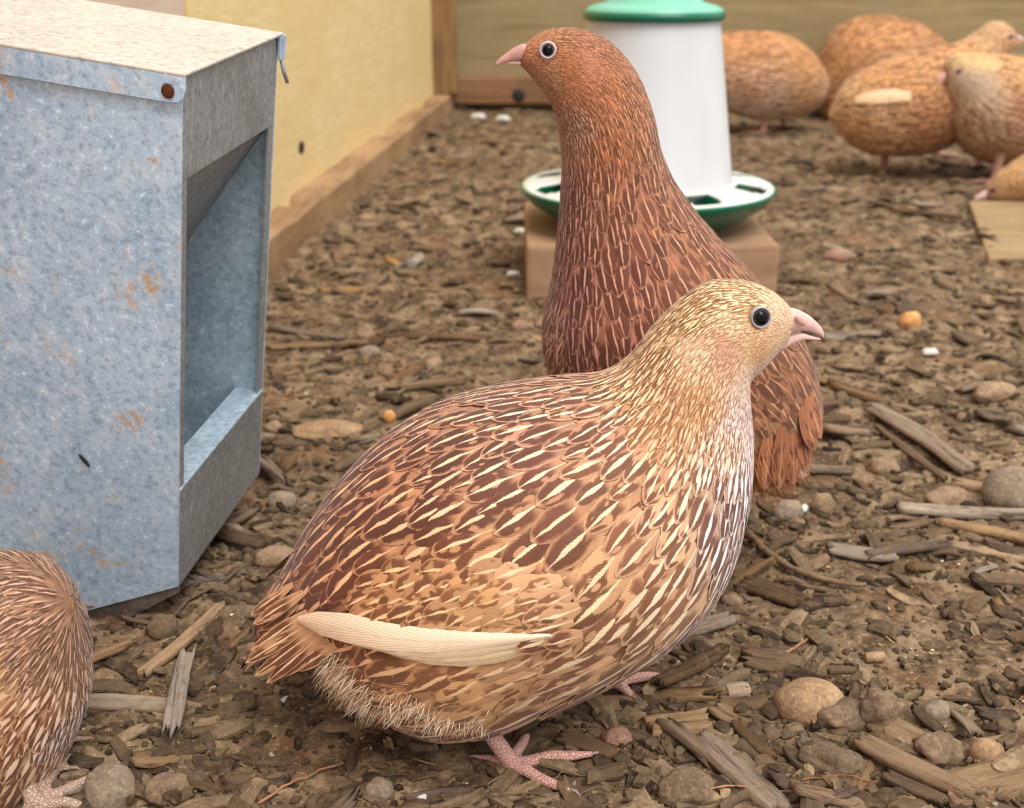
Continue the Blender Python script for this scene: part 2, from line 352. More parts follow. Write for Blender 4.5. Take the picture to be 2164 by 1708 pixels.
class Bird:
    """body lofted along a spine; the sections' sizes come from the bird's outline heights"""
    def __init__(s, pairs, origin, yaw, NR=84, NT=52, inset=0.0006):
        s.o = Vector(origin); s.n = Vector((math.sin(yaw), -math.cos(yaw), 0)).normalized()   # lateral, towards the viewer
        secs = []
        for pr in pairs:
            a, b = pr[0], pr[1]; k = pr[2] if len(pr) > 2 else 0.86; dz = pr[3] if len(pr) > 3 else 0.0
            o = s.o - s.n*dz
            A = at_plane(*a, o, s.n); B = at_plane(*b, o, s.n); C = (A+B)/2; e = (A-B); r = e.length/2; e.normalize()
            d = Vector((a[0]-b[0], a[1]-b[1], 0)); D = d.length; d /= max(D, 1e-6); mid = ((a[0]+b[0])/2*d.x+(a[1]+b[1])/2*d.y)
            for _ in range(7):
                ex = []
                for i in range(32):
                    t = 2*math.pi*i/32; q = proj(C+e*(r*math.cos(t))+s.n*(r*k*math.sin(t))); ex.append(q[0]*d.x+q[1]*d.y)
                span = max(ex)-min(ex); m = (max(ex)+min(ex))/2
                r *= D/span; C = C+e*((mid-m)*r*2/D)
            r = max(r-inset, 0.0008)
            secs.append([*C, *(e*r), *(s.n*(r*k))])
        S = catmull(secs, NR); s.NR, s.NT = NR, NT
        s.Cn = [Vector(v[:3]) for v in S]; s.E = [Vector(v[3:6]) for v in S]; s.L = [Vector(v[6:9]) for v in S]
        s.P = []
        for i in range(NR):
            row = []
            for k in range(NT):
                t = 2*math.pi*k/NT; row.append(s.Cn[i]+s.E[i]*math.cos(t)+s.L[i]*math.sin(t))
            s.P.append(row)
        vs = [p for row in s.P for p in row]; fs = []
        for i in range(NR-1):
            for k in range(NT):
                fs.append((i*NT+k, i*NT+(k+1) % NT, (i+1)*NT+(k+1) % NT, (i+1)*NT+k))
        h = len(vs); ax0 = (s.Cn[0]-s.Cn[1]).normalized(); ax1 = (s.Cn[-1]-s.Cn[-2]).normalized()
        vs.append(s.Cn[0]+ax0*s.E[0].length*0.22); vs.append(s.Cn[-1]+ax1*s.E[-1].length*0.5)
        for k in range(NT):
            fs.append((h, (k+1) % NT, k)); fs.append((h+1, (NR-1)*NT+k, (NR-1)*NT+(k+1) % NT))
        p0 = s.P[NR//2][0]; nn = (s.P[NR//2+1][0]-p0).cross(s.P[NR//2][1]-p0)   # make every face look outward
        fo = fs[(NR//2)*NT]; e1 = vs[fo[1]]-vs[fo[0]]; e2 = vs[fo[3]]-vs[fo[0]]
        if e1.cross(e2).dot(vs[fo[0]]-s.Cn[NR//2]) < 0: fs = [f[::-1] for f in fs]
        s.vs, s.fs = vs, fs; s.bvh = BVHTree.FromPolygons(vs, fs)
        s.zmin = min(v.z for v in vs)
    def outn(s, p, n):
        # outward: away from the nearest spine point
        return n
    def snap(s, p):
        q, n, i, d = s.bvh.find_nearest(p)
        return q, n
    def surf(s, px, py):
        r = ray(px, py).normalized(); q, n, i, d = s.bvh.ray_cast(C0, r)
        if q is None:
            p = at_plane(px, py, s.o, s.n); q, n, i, d = s.bvh.find_nearest(p)
        return q, n
    def flat(s, p):          # the point's place on the profile, the same for left and right side
        q = p - s.n*((p-s.o).dot(s.n)); return proj(q)
    def sample(s, spacing_fn, cand, aniso=1.5, s_lo=0.0, s_hi=1.0):
        """Poisson-like scatter with a spacing that changes over the body"""
        NR, NT = s.NR, s.NT; areas = []; idx = []
        for i in range(int(s_lo*(NR-1)), int(s_hi*(NR-1))):
            for k in range(NT):
                a = (s.P[i+1][k]-s.P[i][k]).cross(s.P[i][(k+1) % NT]-s.P[i][k]).length
                c = s.P[i][k]; sp = spacing_fn(c); areas.append(a/(sp*sp)); idx.append((i, k, sp))
        areas = np.array(areas); areas /= areas.sum()
        pick = rng.choice(len(idx), size=cand, p=areas); jf = rng.random((cand, 2))
        cell = 0.004; grid = {}; out = []
        for c in range(cand):
            i, k, sp = idx[pick[c]]; a, b = jf[c]; k2 = (k+1) % NT
            p = (s.P[i][k]*(1-a)+s.P[i+1][k]*a)*(1-b)+(s.P[i][k2]*(1-a)+s.P[i+1][k2]*a)*b
            t = ((s.P[i+1][k]-s.P[i][k])*(1-b)+(s.P[i+1][k2]-s.P[i][k2])*b)
            if t.length < 1e-9: continue
            t.normalize(); R = sp*aniso; g = (int(p.x//cell), int(p.y//cell), int(p.z//cell)); m = int(R//cell)+1; ok = True
            for dx in range(-m, m+1):
                for dy in range(-m, m+1):
                    for dz in range(-m, m+1):
                        for (q, sq) in grid.get((g[0]+dx, g[1]+dy, g[2]+dz), ()):
                            e = p-q; al = e.dot(t); la2 = e.length_squared-al*al
                            if al*al/(aniso*aniso)+la2 < (0.5*(sp+sq))**2: ok = False; break
                        if not ok: break
                    if not ok: break
                if not ok: break
            if ok: grid.setdefault(g, []).append((p, sp)); out.append((p, t))
        return out

GU = [-1, -0.55, 0, 0.55, 1]; GV = [0, 0.2, 0.4, 0.58, 0.72, 0.84, 0.93, 1.0]; GW = [0.45, 0.78, 0.98, 1.0, 0.90, 0.70, 0.46, 0.06]
class Feathers:
    def __init__(s): s.v = []; s.f = []; s.fuv = []; s.prm = []; s.cb = []; s.cd = []; s.cl = []
    def add(s, B, p, t, L, W, off=0.0002, lift=0.0012, cb=(200, 150, 100), cd=(100, 60, 40), cl=(240, 220, 180), sw=0.2, dk=0.5, ed=0.0, bow=0.055, droop=0.0, wprof=GW, hug=True):
        p, n = B.snap(p); r = random.random(); base = len(s.v)
        cb, cd, cl = rgba([x*.95 for x in cb]), rgba([x*.84 for x in cd]), rgba([cl[0]*.955, cl[1]*.92, cl[2]*.92]); t = ((t-n*t.dot(n)) if hug else t).normalized(); prev = 0
        for j, v in enumerate(GV):
            if j:
                p2 = p+t*((v-prev)*L)
                if hug:
                    q, nn = B.snap(p2)
                    if nn.dot(n) > 0.2:
                        t2 = q-p
                        if t2.length > 1e-7: t = t2.normalized()
                        p, n = q, nn
                    else: p = p2
                else: p = p2
                prev = v
                if droop: t = (t+Vector((0, 0, -droop))).normalized()
            side = n.cross(t).normalized(); w = W*0.5*wprof[j]; h = off+lift*v**1.3
            for u in GU:
                q = p+side*(u*w)+n*(h+bow*W*(1-u*u)*wprof[j])
                if hug and abs(u) > 0.9 and W > 0.0025:
                    g, gn = B.snap(q); q = g+gn*(h)
                s.v.append(q); s.fuv.append((u, v, r)); s.prm.append((sw, dk, ed)); s.cb.append(cb); s.cd.append(cd); s.cl.append(cl)
        for j in range(len(GV)-1):
            for i in range(4):
                a = base+j*5+i; s.f.append((a, a+1, a+6, a+5))
    def build(s, name, parent, label=None, kind=None):
        me = bpy.data.meshes.new(name); me.from_pydata([tuple(v) for v in s.v], [], s.f)
        for nm, ty, dat, key in (('fuv', 'FLOAT_VECTOR', s.fuv, 'vector'), ('prm', 'FLOAT_VECTOR', s.prm, 'vector'), ('cb', 'FLOAT_COLOR', s.cb, 'color'), ('cd', 'FLOAT_COLOR', s.cd, 'color'), ('cl', 'FLOAT_COLOR', s.cl, 'color')):
            a = me.attributes.new(nm, ty, 'POINT'); a.data.foreach_set(key, np.array(dat, dtype=np.float32).ravel())
        o = link_mesh(name, me, M_FEATHER, parent); tag(o, label, None, None, kind); return o

def strands(name, parent, items, label=None, kind='stuff'):
    """fine tapered hairs: items = (root, dir, length, width, colour)"""
    vs = []; fs = []; cs = []
    for p, d, L, W, c in items:
        d = d.normalized(); s_ = d.cross(Vector((random.uniform(-1, 1), random.uniform(-1, 1), random.uniform(-1, 1)))).normalized()
        b = s_.cross(d); cv = random.uniform(-0.25, 0.25); o = len(vs); c = rgba(c)
        for j, (f, w_) in enumerate(((0, 1), (0.35, 0.9), (0.7, 0.6))):
            q = p+d*(L*f)+b*(cv*L*f*f)+Vector((0, 0, -0.12*L*f*f)); vs += [q-s_*(W*w_/2), q+s_*(W*w_/2)]; cs += [c, c]
        vs.append(p+d*L+b*(cv*L)+Vector((0, 0, -0.12*L))); cs.append(c)
        fs += [(o, o+1, o+3, o+2), (o+2, o+3, o+5, o+4), (o+4, o+5, o+6)]
    me = bpy.data.meshes.new(name); me.from_pydata([tuple(v) for v in vs], [], fs)
    a = me.attributes.new('tint', 'FLOAT_COLOR', 'POINT'); a.data.foreach_set('color', np.array(cs, dtype=np.float32).ravel())
    o = link_mesh(name, me, M_DOWN, parent); tag(o, label, None, None, kind); return o

def interp_ctrl(ctrl):
    arr = []
    for c in ctrl:
        arr.append([c[0], c[1], *c[2], *c[3], *c[4], *c[5:]])
    A = np.array(arr, float)
    def f(px, py):
        d2 = (A[:, 0]-px)**2+(A[:, 1]-py)**2+60.0; w_ = d2**-2.0; w_ /= w_.sum(); return w_ @ A[:, 2:]
    return f        # base3 dark3 light3 L W sw dk ed rot

def cjit(c, a=0.07):
    k = 1+random.uniform(-a, a); return (min(255, c[0]*k), min(255, c[1]*k), min(255, c[2]*k))

def body_mesh(B, parent_name, legs, skin, under, voxel):
    """torso, neck, head, legs and toes as one continuous surface"""
    vs = [Vector(v) for v in B.vs]; fs = list(B.fs)
    for pts, rad in legs:
        v2, f2 = tube(pts, rad, 12); o = len(vs); vs += v2; fs += [tuple(i+o for i in f) for f in f2]
        e = ellipsoid(pts[-1], Vector((rad[-1], 0, 0)), Vector((0, rad[-1], 0)), Vector((0, 0, rad[-1])), 10, 6); o = len(vs); vs += e[0]; fs += [tuple(i+o for i in f) for f in e[1]]
    me = bpy.data.meshes.new('tmp'); me.from_pydata([tuple(v) for v in vs], [], fs)
    bm = bmesh.new(); bm.from_mesh(me); bmesh.ops.recalc_face_normals(bm, faces=bm.faces); bm.to_mesh(me); bm.free()
    t = bpy.data.objects.new('tmp', me); COL.objects.link(t)
    md = t.modifiers.new('r', 'REMESH'); md.mode = 'VOXEL'; md.voxel_size = voxel; md.adaptivity = 0
    sm = t.modifiers.new('s', 'SMOOTH'); sm.iterations = 3; sm.factor = 0.5
    dg = bpy.context.evaluated_depsgraph_get(); dg.update()
    me2 = bpy.data.meshes.new_from_object(t.evaluated_get(dg)); me2.name = parent_name
    bpy.data.objects.remove(t)
    n = len(me2.vertices); co = np.empty(n*3, np.float32); me2.vertices.foreach_get('co', co); co = co.reshape(-1, 3)
    dmin = np.full(n, 9.0)
    for pts, rad in legs:
        for a, b in zip(pts[:-1], pts[1:]):
            a = np.array(a); b = np.array(b); ab = b-a; tt = np.clip(((co-a)@ab)/max(ab@ab, 1e-12), 0, 1)
            dmin = np.minimum(dmin, np.linalg.norm(co-(a+tt[:, None]*ab), axis=1)-max(rad)*1.25)
    c = np.where((dmin < 0)[:, None], np.array(rgba(skin)), np.array(rgba(under)))
    a = me2.attributes.new('bodycol', 'FLOAT_COLOR', 'POINT'); a.data.foreach_set('color', c.astype(np.float32).ravel())
    me2.materials.clear(); me2.materials.append(M_BODY); return me2

def rel(o):   # world to a root placed at an origin other than zero is avoided: roots stay at the body mesh origin
    return o

def eye(B, root, px, py, r_iris, r_ring, ring_mat, side_n=None, label=None, name_idx=0):
    q, n = B.surf(px, py) if side_n is None else side_n
    n = (n*0.55+B.n*(0.45 if n.dot(B.n) > 0 else -0.45)).normalized()
    a = n.orthogonal().normalized(); b = n.cross(a); R = r_iris*1.12; c = q+n*(0.0006-R*0.52)
    vs = []; fs = []; er = []; NN = 28; MM = 16
    for i in range(MM+1):
        th = math.pi*0.5*i/MM*1.15; rr = R*math.sin(th)
        for k in range(NN):
            an = 2*math.pi*k/NN; vs.append(c+a*(rr*math.cos(an))+b*(rr*math.sin(an))+n*(R*math.cos(th))); er.append(rr/r_iris)
    for i in range(MM):
        for k in range(NN): fs.append((i*NN+k, (i+1)*NN+k, (i+1)*NN+(k+1) % NN, i*NN+(k+1) % NN))
    o = obj('eyeball', vs, fs, M_EYE, root); at = o.data.attributes.new('eyer', 'FLOAT', 'POINT'); at.data.foreach_set('value', er)
    o['label'] = 'dark round eye with a grey rim'
    zr = R*math.cos(math.asin(min(0.99, r_iris/R)))
    pr = []; m = 10; w_ = (r_ring-r_iris)
    for i in range(m+1):
        f = i/m; pr.append((r_iris*0.90+w_*1.15*f, zr+0.00025+0.0007*math.sin(math.pi*min(1, f*1.15))-0.0012*max(0, f-0.6)))
    v2 = []; 
    for rr, zz in pr:
        for k in range(NN):
            an = 2*math.pi*k/NN; v2.append(c+a*(rr*math.cos(an))+b*(rr*math.sin(an))+n*zz)
    f2 = [(i*NN+k, (i+1)*NN+k, (i+1)*NN+(k+1) % NN, i*NN+(k+1) % NN) for i in range(m) for k in range(NN)]
    ro = obj('eye_ring', v2, f2, ring_mat, root); ro['label'] = 'pale bare skin ring around the eye'
    return q

def beak_part(B, name, root, prs, mat, kw=0.75, flat=1.0, label=None, n=20):
    secs = []
    for a, b, k in prs:
        A = at_plane(*a, B.o, B.n); C = at_plane(*b, B.o, B.n); c = (A+C)/2; e = (A-C)/2; secs.append([*c, *e, *(B.n*(e.length*k))])
    S = catmull(secs, n); vs = []; fs = []; NN = 16
    for v in S:
        for k in range(NN):
            t = 2*math.pi*k/NN; vs.append(Vector(v[:3])+Vector(v[3:6])*math.cos(t)+Vector(v[6:9])*math.sin(t))
    for i in range(n-1):
        for k in range(NN): fs.append((i*NN+k, i*NN+(k+1) % NN, (i+1)*NN+(k+1) % NN, (i+1)*NN+k))
    fs.append(tuple(range(NN))[::-1]); fs.append(tuple(range((n-1)*NN, n*NN)))
    o = obj(name, vs, fs, mat, root); 
    if label: o['label'] = label
    return o

def plume(B, root, ctrl, cand, eyes=(), beak=None, aniso=1.28, dens=0.46, name='plumage', label=None, s_hi=1.0, skip=None, lift_k=0.055, under=False):
    f = interp_ctrl(ctrl); FE = Feathers()
    def spacing(p):
        q = f(*B.flat(p)); w_ = q[10]; return max(w_*0.001*dens*(1.15+0.55*min(1, max(0, (w_-1.2)/2.8))), 0.0004)
    if under:          # soft under-feathers fill the gaps between the outer ones
        for p, t in B.sample(lambda p: spacing(p)*.8, int(cand*.6), 1.2, s_hi=s_hi):
            if any((p-e).length < r for e, r in eyes): continue
            q = f(*B.flat(p)); FE.add(B, p, t, q[9]*.0012, q[10]*.0014, 0.00002, 0.00012, cjit(q[0:3]*.97), cjit(q[3:6]), q[0:3], 0.05, q[12]*.6, 0.0, bow=0.01)
    for p, t in B.sample(spacing, cand, aniso, s_hi=s_hi):
        if any((p-e).length < r for e, r in eyes): continue
        if skip is not None and skip(p): continue
        q = f(*B.flat(p)); L, W, sw, dk, ed, rot = q[9]*0.001, q[10]*0.001, q[11], q[12], q[13], q[14]
        sc = random.uniform(0.80, 1.18)
        if rot or True:
            pn = B.snap(p)[1]; side = 1 if pn.dot(B.n) > 0 else -1
            t = Matrix.Rotation(math.radians((rot+random.gauss(0, 5))*side), 3, pn) @ t
        FE.add(B, p, t, L*1.30*sc, W*(1.08+.22*min(1, W/.004))*sc, 0.00015, L*lift_k*random.uniform(0.7, 1.3), cjit(q[0:3]), cjit(q[3:6], 0.12), cjit(q[6:9], 0.04), sw*random.uniform(0.75, 1.3), min(1.0, max(0.0, dk+random.uniform(-0.18, 0.18))), ed)
    o = FE.build(name, root, label, 'stuff'); return f, len(FE.f)//28
# ================================================================== ground and walls
def build_ground():
    M, N = 660, 620
    ys = 0.13*(3.2/0.13)**(np.linspace(0, 1, M)); u = np.linspace(-1, 1, N)
    us = np.sign(u)*np.abs(u)**1.25
    X = us[None, :]*(0.80*ys[:, None]+0.12); Y = np.repeat(ys[:, None], N, 1)
    Z = ground_h(X, Y)
    co = np.stack([X, Y, Z], -1).reshape(-1, 3).astype(np.float32)
    i = np.arange(M-1)[:, None]*N+np.arange(N-1)[None, :]; q = np.stack([i, i+1, i+N+1, i+N], -1).reshape(-1, 4)
    me = bpy.data.meshes.new('ground'); me.vertices.add(len(co)); me.vertices.foreach_set('co', co.ravel())
    me.loops.add(q.size); me.loops.foreach_set('vertex_index', q.ravel().astype(np.int32)); me.polygons.add(len(q)); me.polygons.foreach_set('loop_start', np.arange(0, q.size, 4, dtype=np.int32))
    me.update(calc_edges=True); o = link_mesh('ground', me, mat_soil()); tag(o, 'bare brown soil floor of the run with worn mulch', 'ground', None, 'structure')
build_ground()
M_YEL = mat_board('plywood_yellow', (218, 190, 134), (232, 208, 158), (222, 192, 134), sc=(6, 16, 150))
M_PINK = mat_board('board_pinkish', (206, 182, 160), (222, 200, 178), (196, 170, 150))
M_OR = mat_board('board_orange', (186, 112, 66), (212, 146, 94), (160, 96, 60))
M_OLIVE = mat_board('board_olive', (136, 118, 84), (160, 140, 102), (150, 142, 108), sc=(5, 5, 90))
M_RAIL = mat_board('rail_timber', (130, 99, 71), (160, 127, 93), (180, 146, 106), sc=(60, 5, 60))
M_RAIL2 = mat_board('rail_brown', (122, 90, 64), (150, 112, 80), (110, 80, 58), sc=(5, 60, 60))
M_POST = mat_board('post_brown', (120, 90, 58), (156, 124, 82), (96, 70, 48), sc=(60, 60, 5))
M_BLACK = mat_plain('dark_iron', (46, 42, 40), 0.6, 0.3)
Z_ = Vector((0, 0, 1))
A0 = on_ground(565, 592); A0.z = 0; B0 = on_ground(955, 234); B0.z = 0; dW = (B0-A0).normalized(); nW = Vector((dW.y, -dW.x, 0))   # towards the run
rt = 0.028; wallp = lambda t, off: A0+dW*t-nW*off
def tof(px):         # distance along the wall where its face meets an image column
    o = wallp(0, rt+.001); p = at_plane(px, 30, o, nW); return (p-o).dot(dW)
t_edge = tof(400); t_post = (B0-A0).length-0.07
def wall_part(name, t0, t1, z0, z1, off, th, mat, lab=None, bev=.0015):
    m = MB(); c = wallp((t0+t1)/2, off+th/2)+Z_*(z0+z1)/2; m.box(c, dW, nW, Z_, (t1-t0)/2, th/2, (z1-z0)/2); o = m.build(name, mat, None, False, bev); tag(o, lab, 'wall' if lab else None, None, 'structure'); return o
wall_part('wall_left', t_edge, t_post+.1, -.02, .75, rt, .012, M_YEL, 'pale yellow plywood side wall')
wall_part('wall_left', t_edge-.28, t_edge-.002, -.02, .75, rt+.004, .012, M_PINK, 'pinkish grey board beyond the end of the yellow plywood', 0)
wall_part('wall_left', t_edge-1.0, t_edge-.284, -.02, .75, rt+.006, .012, M_OR, 'orange brown board behind the feeder lid', 0)
# knot hole in the plywood, a real recess plug
kp = at_plane(637, 312, wallp(0, rt), nW); m = MB(); v, f = ellipsoid(kp, dW*.011, nW*.0012, Z_*.0062, 14, 8); m.add(v, f); o = m.build('trim_3', M_BLACK, None, True); tag(o, 'small black knot in the yellow plywood', 'knot', None, 'structure')
# bottom rail of rough timber with notches
def rail_profile():
    vs = []; fs = []; L = (B0-A0).length; n = 150; t0 = -.75
    for i in range(n):
        t = t0+(L+.05-t0)*i/(n-1); nz = mnoise.noise(Vector((t*14, 1, 0))); n2 = mnoise.noise(Vector((t*45, 4, 0)))
        hf = 0.031+.0022*nz+.0010*n2; hb = hf+.001; nt = 0.0
        for c_, w_ in ((0.16, .022), (0.62, .03), (0.92, .05)):
            if abs(t-c_) < w_: nt = max(nt, .016*(1-abs(t-c_)/w_)**.5)
        pr = [(0, -.01), (.0008*n2, hf*.5), (.0006*nz, hf-.003), (.003, hf), (rt*.5, hf-nt*.5+.0008*n2), (rt, hb-nt), (rt, -.01)]
        for a, z in pr: vs.append(wallp(t, a)+Z_*z)
    k = 7
    for i in range(n-1):
        for j in range(k-1): fs.append((i*k+j, i*k+j+1, (i+1)*k+j+1, (i+1)*k+j))
    fs.append(tuple(range(k))[::-1]); fs.append(tuple(range((n-1)*k, n*k)))
    o = obj('baseboard_left', vs, fs, M_RAIL, None, False); bm = bmesh.new(); bm.from_mesh(o.data); bmesh.ops.recalc_face_normals(bm, faces=bm.faces); bm.to_mesh(o.data); bm.free()
    tag(o, 'rough timber bottom rail with dirt, along the yellow plywood', 'rail', None, 'structure')
rail_profile()
# corner post and back wall
Yb = B0.y+.02
pp = wallp(t_post+.06, 0); m = MB(); m.box(Vector((B0.x-.014, Yb-.018, .392)), RT, Vector((0, 1, 0)), Z_, .024, .018, .36); o = m.build('trim_1', M_POST, None, False, .002); tag(o, 'brown corner post between the two walls', 'post', None, 'structure')
for i, (z0, z1) in enumerate(((-.01, .19), (.193, .333), (.336, .47), (.473, .62), (.623, .76))):
    m = MB(); m.box(Vector((.75, Yb+.045, (z0+z1)/2)), RT, Vector((0, 1, 0)), Z_, 1.0, .008, (z1-z0)/2); o = m.build('wall_back', M_OLIVE, None, False, .0015)
    tag(o, ('lowest', 'second lowest', 'middle', 'second highest', 'highest')[i]+' weathered olive board of the back wall', 'wall', None, 'structure')
m = MB(); m.box(Vector((.8, Yb+.018, .0335)), RT, Vector((0, 1, 0)), Z_, .99, .016, .0215); o = m.build('baseboard_back', M_RAIL2, None, False, .002); tag(o, 'brown bottom rail of the back wall', 'rail', None, 'structure')
bp = at_plane(1096, 202, Vector((0, Yb+.002, 0)), Vector((0, 1, 0))); v, f = ellipsoid(bp, RT*.011, Vector((0, .003, 0)), Z_*.011, 16, 8); m = MB(); m.add(v, f); o = m.build('trim_2', M_BLACK, None, True); tag(o, 'dark bolt head in the back rail', 'bolt', None, 'structure')

# ================================================================== galvanised feeder
M_GB = mat_galv('zinc_blue_reflection', (154, 182, 208), (172, 198, 220), (198, 213, 226), rust=1.0, rough=.55, metal=.15)  # bluish reflection on the outer sheets is put into the base colour
M_GG = mat_galv('zinc_grey', (132, 132, 130), (146, 147, 146), (158, 160, 160), streak=.45, rough=.5, metal=.25)
M_GI = mat_galv('zinc_inside', (158, 178, 192), (176, 196, 208), (196, 210, 220), rough=.5, metal=.1)
M_GD = mat_galv('zinc_dark', (92, 84, 78), (116, 108, 100), (134, 126, 116), rust=.4, rough=.7, metal=.1)
M_LID = mat_galv('zinc_dusty_lid', (188, 180, 165), (198, 189, 174), (202, 194, 180), rough=.85, metal=.0)
def camv(a, b, c): return (RT*a+UP*b+FW*c).normalized()
FU = camv(743, 4996, -2457); FD = camv(388, 1151, 2457); FD = (FD-FU*FD.dot(FU)).normalized(); FWd = FU.cross(FD)
if FWd.x > 0: FWd = -FWd
K0 = at_z(376, 1240, .0175)
feeder = empty('feeder', K0); tag(feeder, 'galvanised steel poultry feeder with an open trough side, tilted on the ground at the left', 'feeder')
def fp(w_, d, u): return K0+FWd*w_+FD*d+FU*u
def solve(dirv, base, px=None, py=None):
    lo, hi = -0.02, 0.5
    g = lambda t: (proj(base+dirv*t)[0]-px) if px is not None else (proj(base+dirv*t)[1]-py)
    a, b = g(lo), g(hi)
    for _ in range(50):
        m_ = (lo+hi)/2; c = g(m_)
        if (c > 0) == (a > 0): lo = m_
        else: hi = m_
    return (lo+hi)/2
FH = solve(FU, K0, py=160); DP = solve(FD, fp(0, 0, FH), px=588); print('feeder H,D', FH, DP, [proj(fp(0, 0, FH)), proj(fp(0, DP, FH)), proj(fp(0, DP, 0)), proj(fp(.1, 0, FH))])
ST = .0009; FWID = .21
def panel(name, pts, nrm, mat, th=ST, label=None, bevel=0):
    m = MB(); m.slab([fp(*p) for p in pts], nrm*th); o = m.build(name, mat, feeder, False, bevel)
    if label: o['label'] = label
    return o
def panel_inv(px, py, d=0.0):        # feeder coordinates of an image point on its near face
    o = fp(0, d, 0); p = at_plane(px, py, o, FD)-o; return p.dot(FWd), p.dot(FU)
wA, uA = panel_inv(180, 1292); uS = uA/wA
hi_ = FH-.0005
panel('side_panel', [(0, 0, 0), (0, 0, hi_), (FWID, 0, hi_), (FWID, 0, FWID*uS*.62), (wA, 0, uA)], FD, M_GB, label='blue-grey side panel with rust spots')
panel('side_panel', [(0, DP, 0), (0, DP, hi_), (FWID, DP, hi_), (FWID, DP, -.004)], -FD, M_GI, label='far side panel, bluish zinc seen through the opening')
# bent lower edge and bottom, in a darker zinc
wB, uB = panel_inv(181, 1352, .003)
panel('bottom_flange', [(0.0, .0006, .0006), (wA, .0006, uA+.0006), (wA+.03, .0006, uA-.001), (wA+.03, .004, uB-.002), (wB, .003, uB), (.0, .0012, -.0035)], FD, M_GD, label='dark bent lower edge')
panel('bottom_panel', [(0, .001, 0), (0, DP-.001, 0), (wA, DP-.001, uA-.004), (wA, .003, uB*.8)], FU*-1, M_GD)
panel('bottom_panel', [(wA, .001, uB*.8), (wA, DP-.001, uA), (FWID, DP-.001, uA*.4), (FWID, .001, uA*.4)], FU*-1, M_GD)
# open (right-hand) face: upper plate, side flanges, trough lip
def inv_right(px, py):
    o = fp(0, 0, 0); p = at_plane(px, py, o, FWd)-o; return p.dot(FD), p.dot(FU)
dN, uN = inv_right(396, 378); dF, uF = inv_right(554, 276); dS0, uS0 = inv_right(382, 1032); dS1, uS1 = inv_right(555, 826)
print('right', dN, uN, dF, uF, dS0, uS0, dS1, uS1)
uT = (uN+uF)/2; uL = (uS0+uS1)/2
panel('front_plate', [(0, ST, uT), (0, ST, hi_), (0, DP-ST, hi_), (0, DP-ST, uT)], FWd, M_GG, label='streaky grey plate above the opening')
panel('front_flange', [(.0002, ST, uL), (.0002, ST, uT+.012), (.0002, .0052, uT+.004), (.0002, .0052, uL)], FWd, M_GG)
panel('front_flange', [(.0002, DP-ST, uL), (.0002, DP-ST, uT+.004), (.0002, DP-.0062, uT), (.0002, DP-.0062, uL)], FWd, M_GG)
panel('trough_front', [(0, ST, .0), (0, ST, uL), (0, DP-ST, uL), (0, DP-ST, .0)], FWd, M_GG, label='streaky grey front wall of the trough')
panel('trough_lip', [(-.0003, ST, uL+.0006), (-.0003, DP-ST, uL+.0006), (.011, DP-ST, uL-.0012), (.011, ST, uL-.0012)], FU*-1, M_GI, label='pale folded lip of the trough')
panel('trough_lip', [(.011, ST, uL-.0012), (.011, DP-ST, uL-.0012), (.012, DP-ST, uL-.006), (.012, ST, uL-.006)], FWd, M_GI)
panel('hopper_slope', [(.0012, ST, uT+.001), (.0012, DP-ST, uT+.001), (.085, DP-ST, .016), (.085, ST, .016)], FWd, M_GG, label='grey sloping hopper sheet inside')
panel('trough_floor', [(.0012, ST, .006), (.0012, DP-ST, .006), (.09, DP-ST, .004), (.09, ST, .004)], FU, M_GI)
panel('back_panel', [(FWID, ST, 0), (FWID, ST, hi_), (FWID, DP-ST, hi_), (FWID, DP-ST, 0)], -FWd, M_GG)
# lid
m = MB(); ov = .0016
m.slab([fp(-ov, -ov, FH), fp(-ov, DP+ov, FH), fp(FWID+ov, DP+ov, FH), fp(FWID+ov, -ov, FH)], FU*.0010); lid = m.build('lid', M_LID, feeder, False, .0004); lid['label'] = 'flat dusty cream-coloured lid'
sk = solve(-FU, fp(0, 0, FH), py=218)
m = MB(); pts = [(-ov, FH), (-ov, FH-sk+.004), (-ov+.0006, FH-sk+.0018), (-ov+.002, FH-sk+.0005), (.004, FH-sk), (FWID, FH-sk), (FWID, FH)]
m.slab([fp(a, -ov, b) for a, b in pts], FD*.0009); o = m.build('lid_skirt', M_GB, lid, False); o['label'] = 'blue-grey turned-down front edge of the lid'
m = MB(); m.slab([fp(a, DP+ov, b) for a, b in [(-ov, FH), (-ov, FH-sk*.7), (.004, FH-sk*.8), (FWID, FH-sk), (FWID, FH)]], FD*-.0009); m.build('lid_skirt', M_GB, lid, False)
# rusty hole, hinge tab and its wire
hc = fp(*((lambda t: (t[0], -ov-.0004, t[1]))(panel_inv(360, 190)))); v, f = ellipsoid(hc, FWd*.0021, FD*.0004, FU*.0023, 14, 8); m = MB(); m.add(v, f); o = m.build('rivet_hole', mat_plain('rust', (112, 66, 42), .9, .1, .3, 600), feeder, True); o['label'] = 'rusty rivet hole in the lid edge'
m = MB(); m.slab([fp(-.0016, DP-.002, FH-.0002), fp(-.0016, DP+.0052, FH-.0002), fp(-.0016, DP+.0052, FH-.0075), fp(-.0016, DP+.0035, FH-.0095), fp(-.0016, DP-.001, FH-.009)], FWd*.0012); m.build('hinge_tab', M_GB, feeder, False, .0003)
a_ = fp(-.001, DP+.002, FH-.009); v, f = tube([a_, a_-FU*.004-FWd*.001, a_-FU*.0085-FWd*.0028], [.0008, .0008, .0007], 8); obj('hinge_pin', v, f, M_GG, feeder)
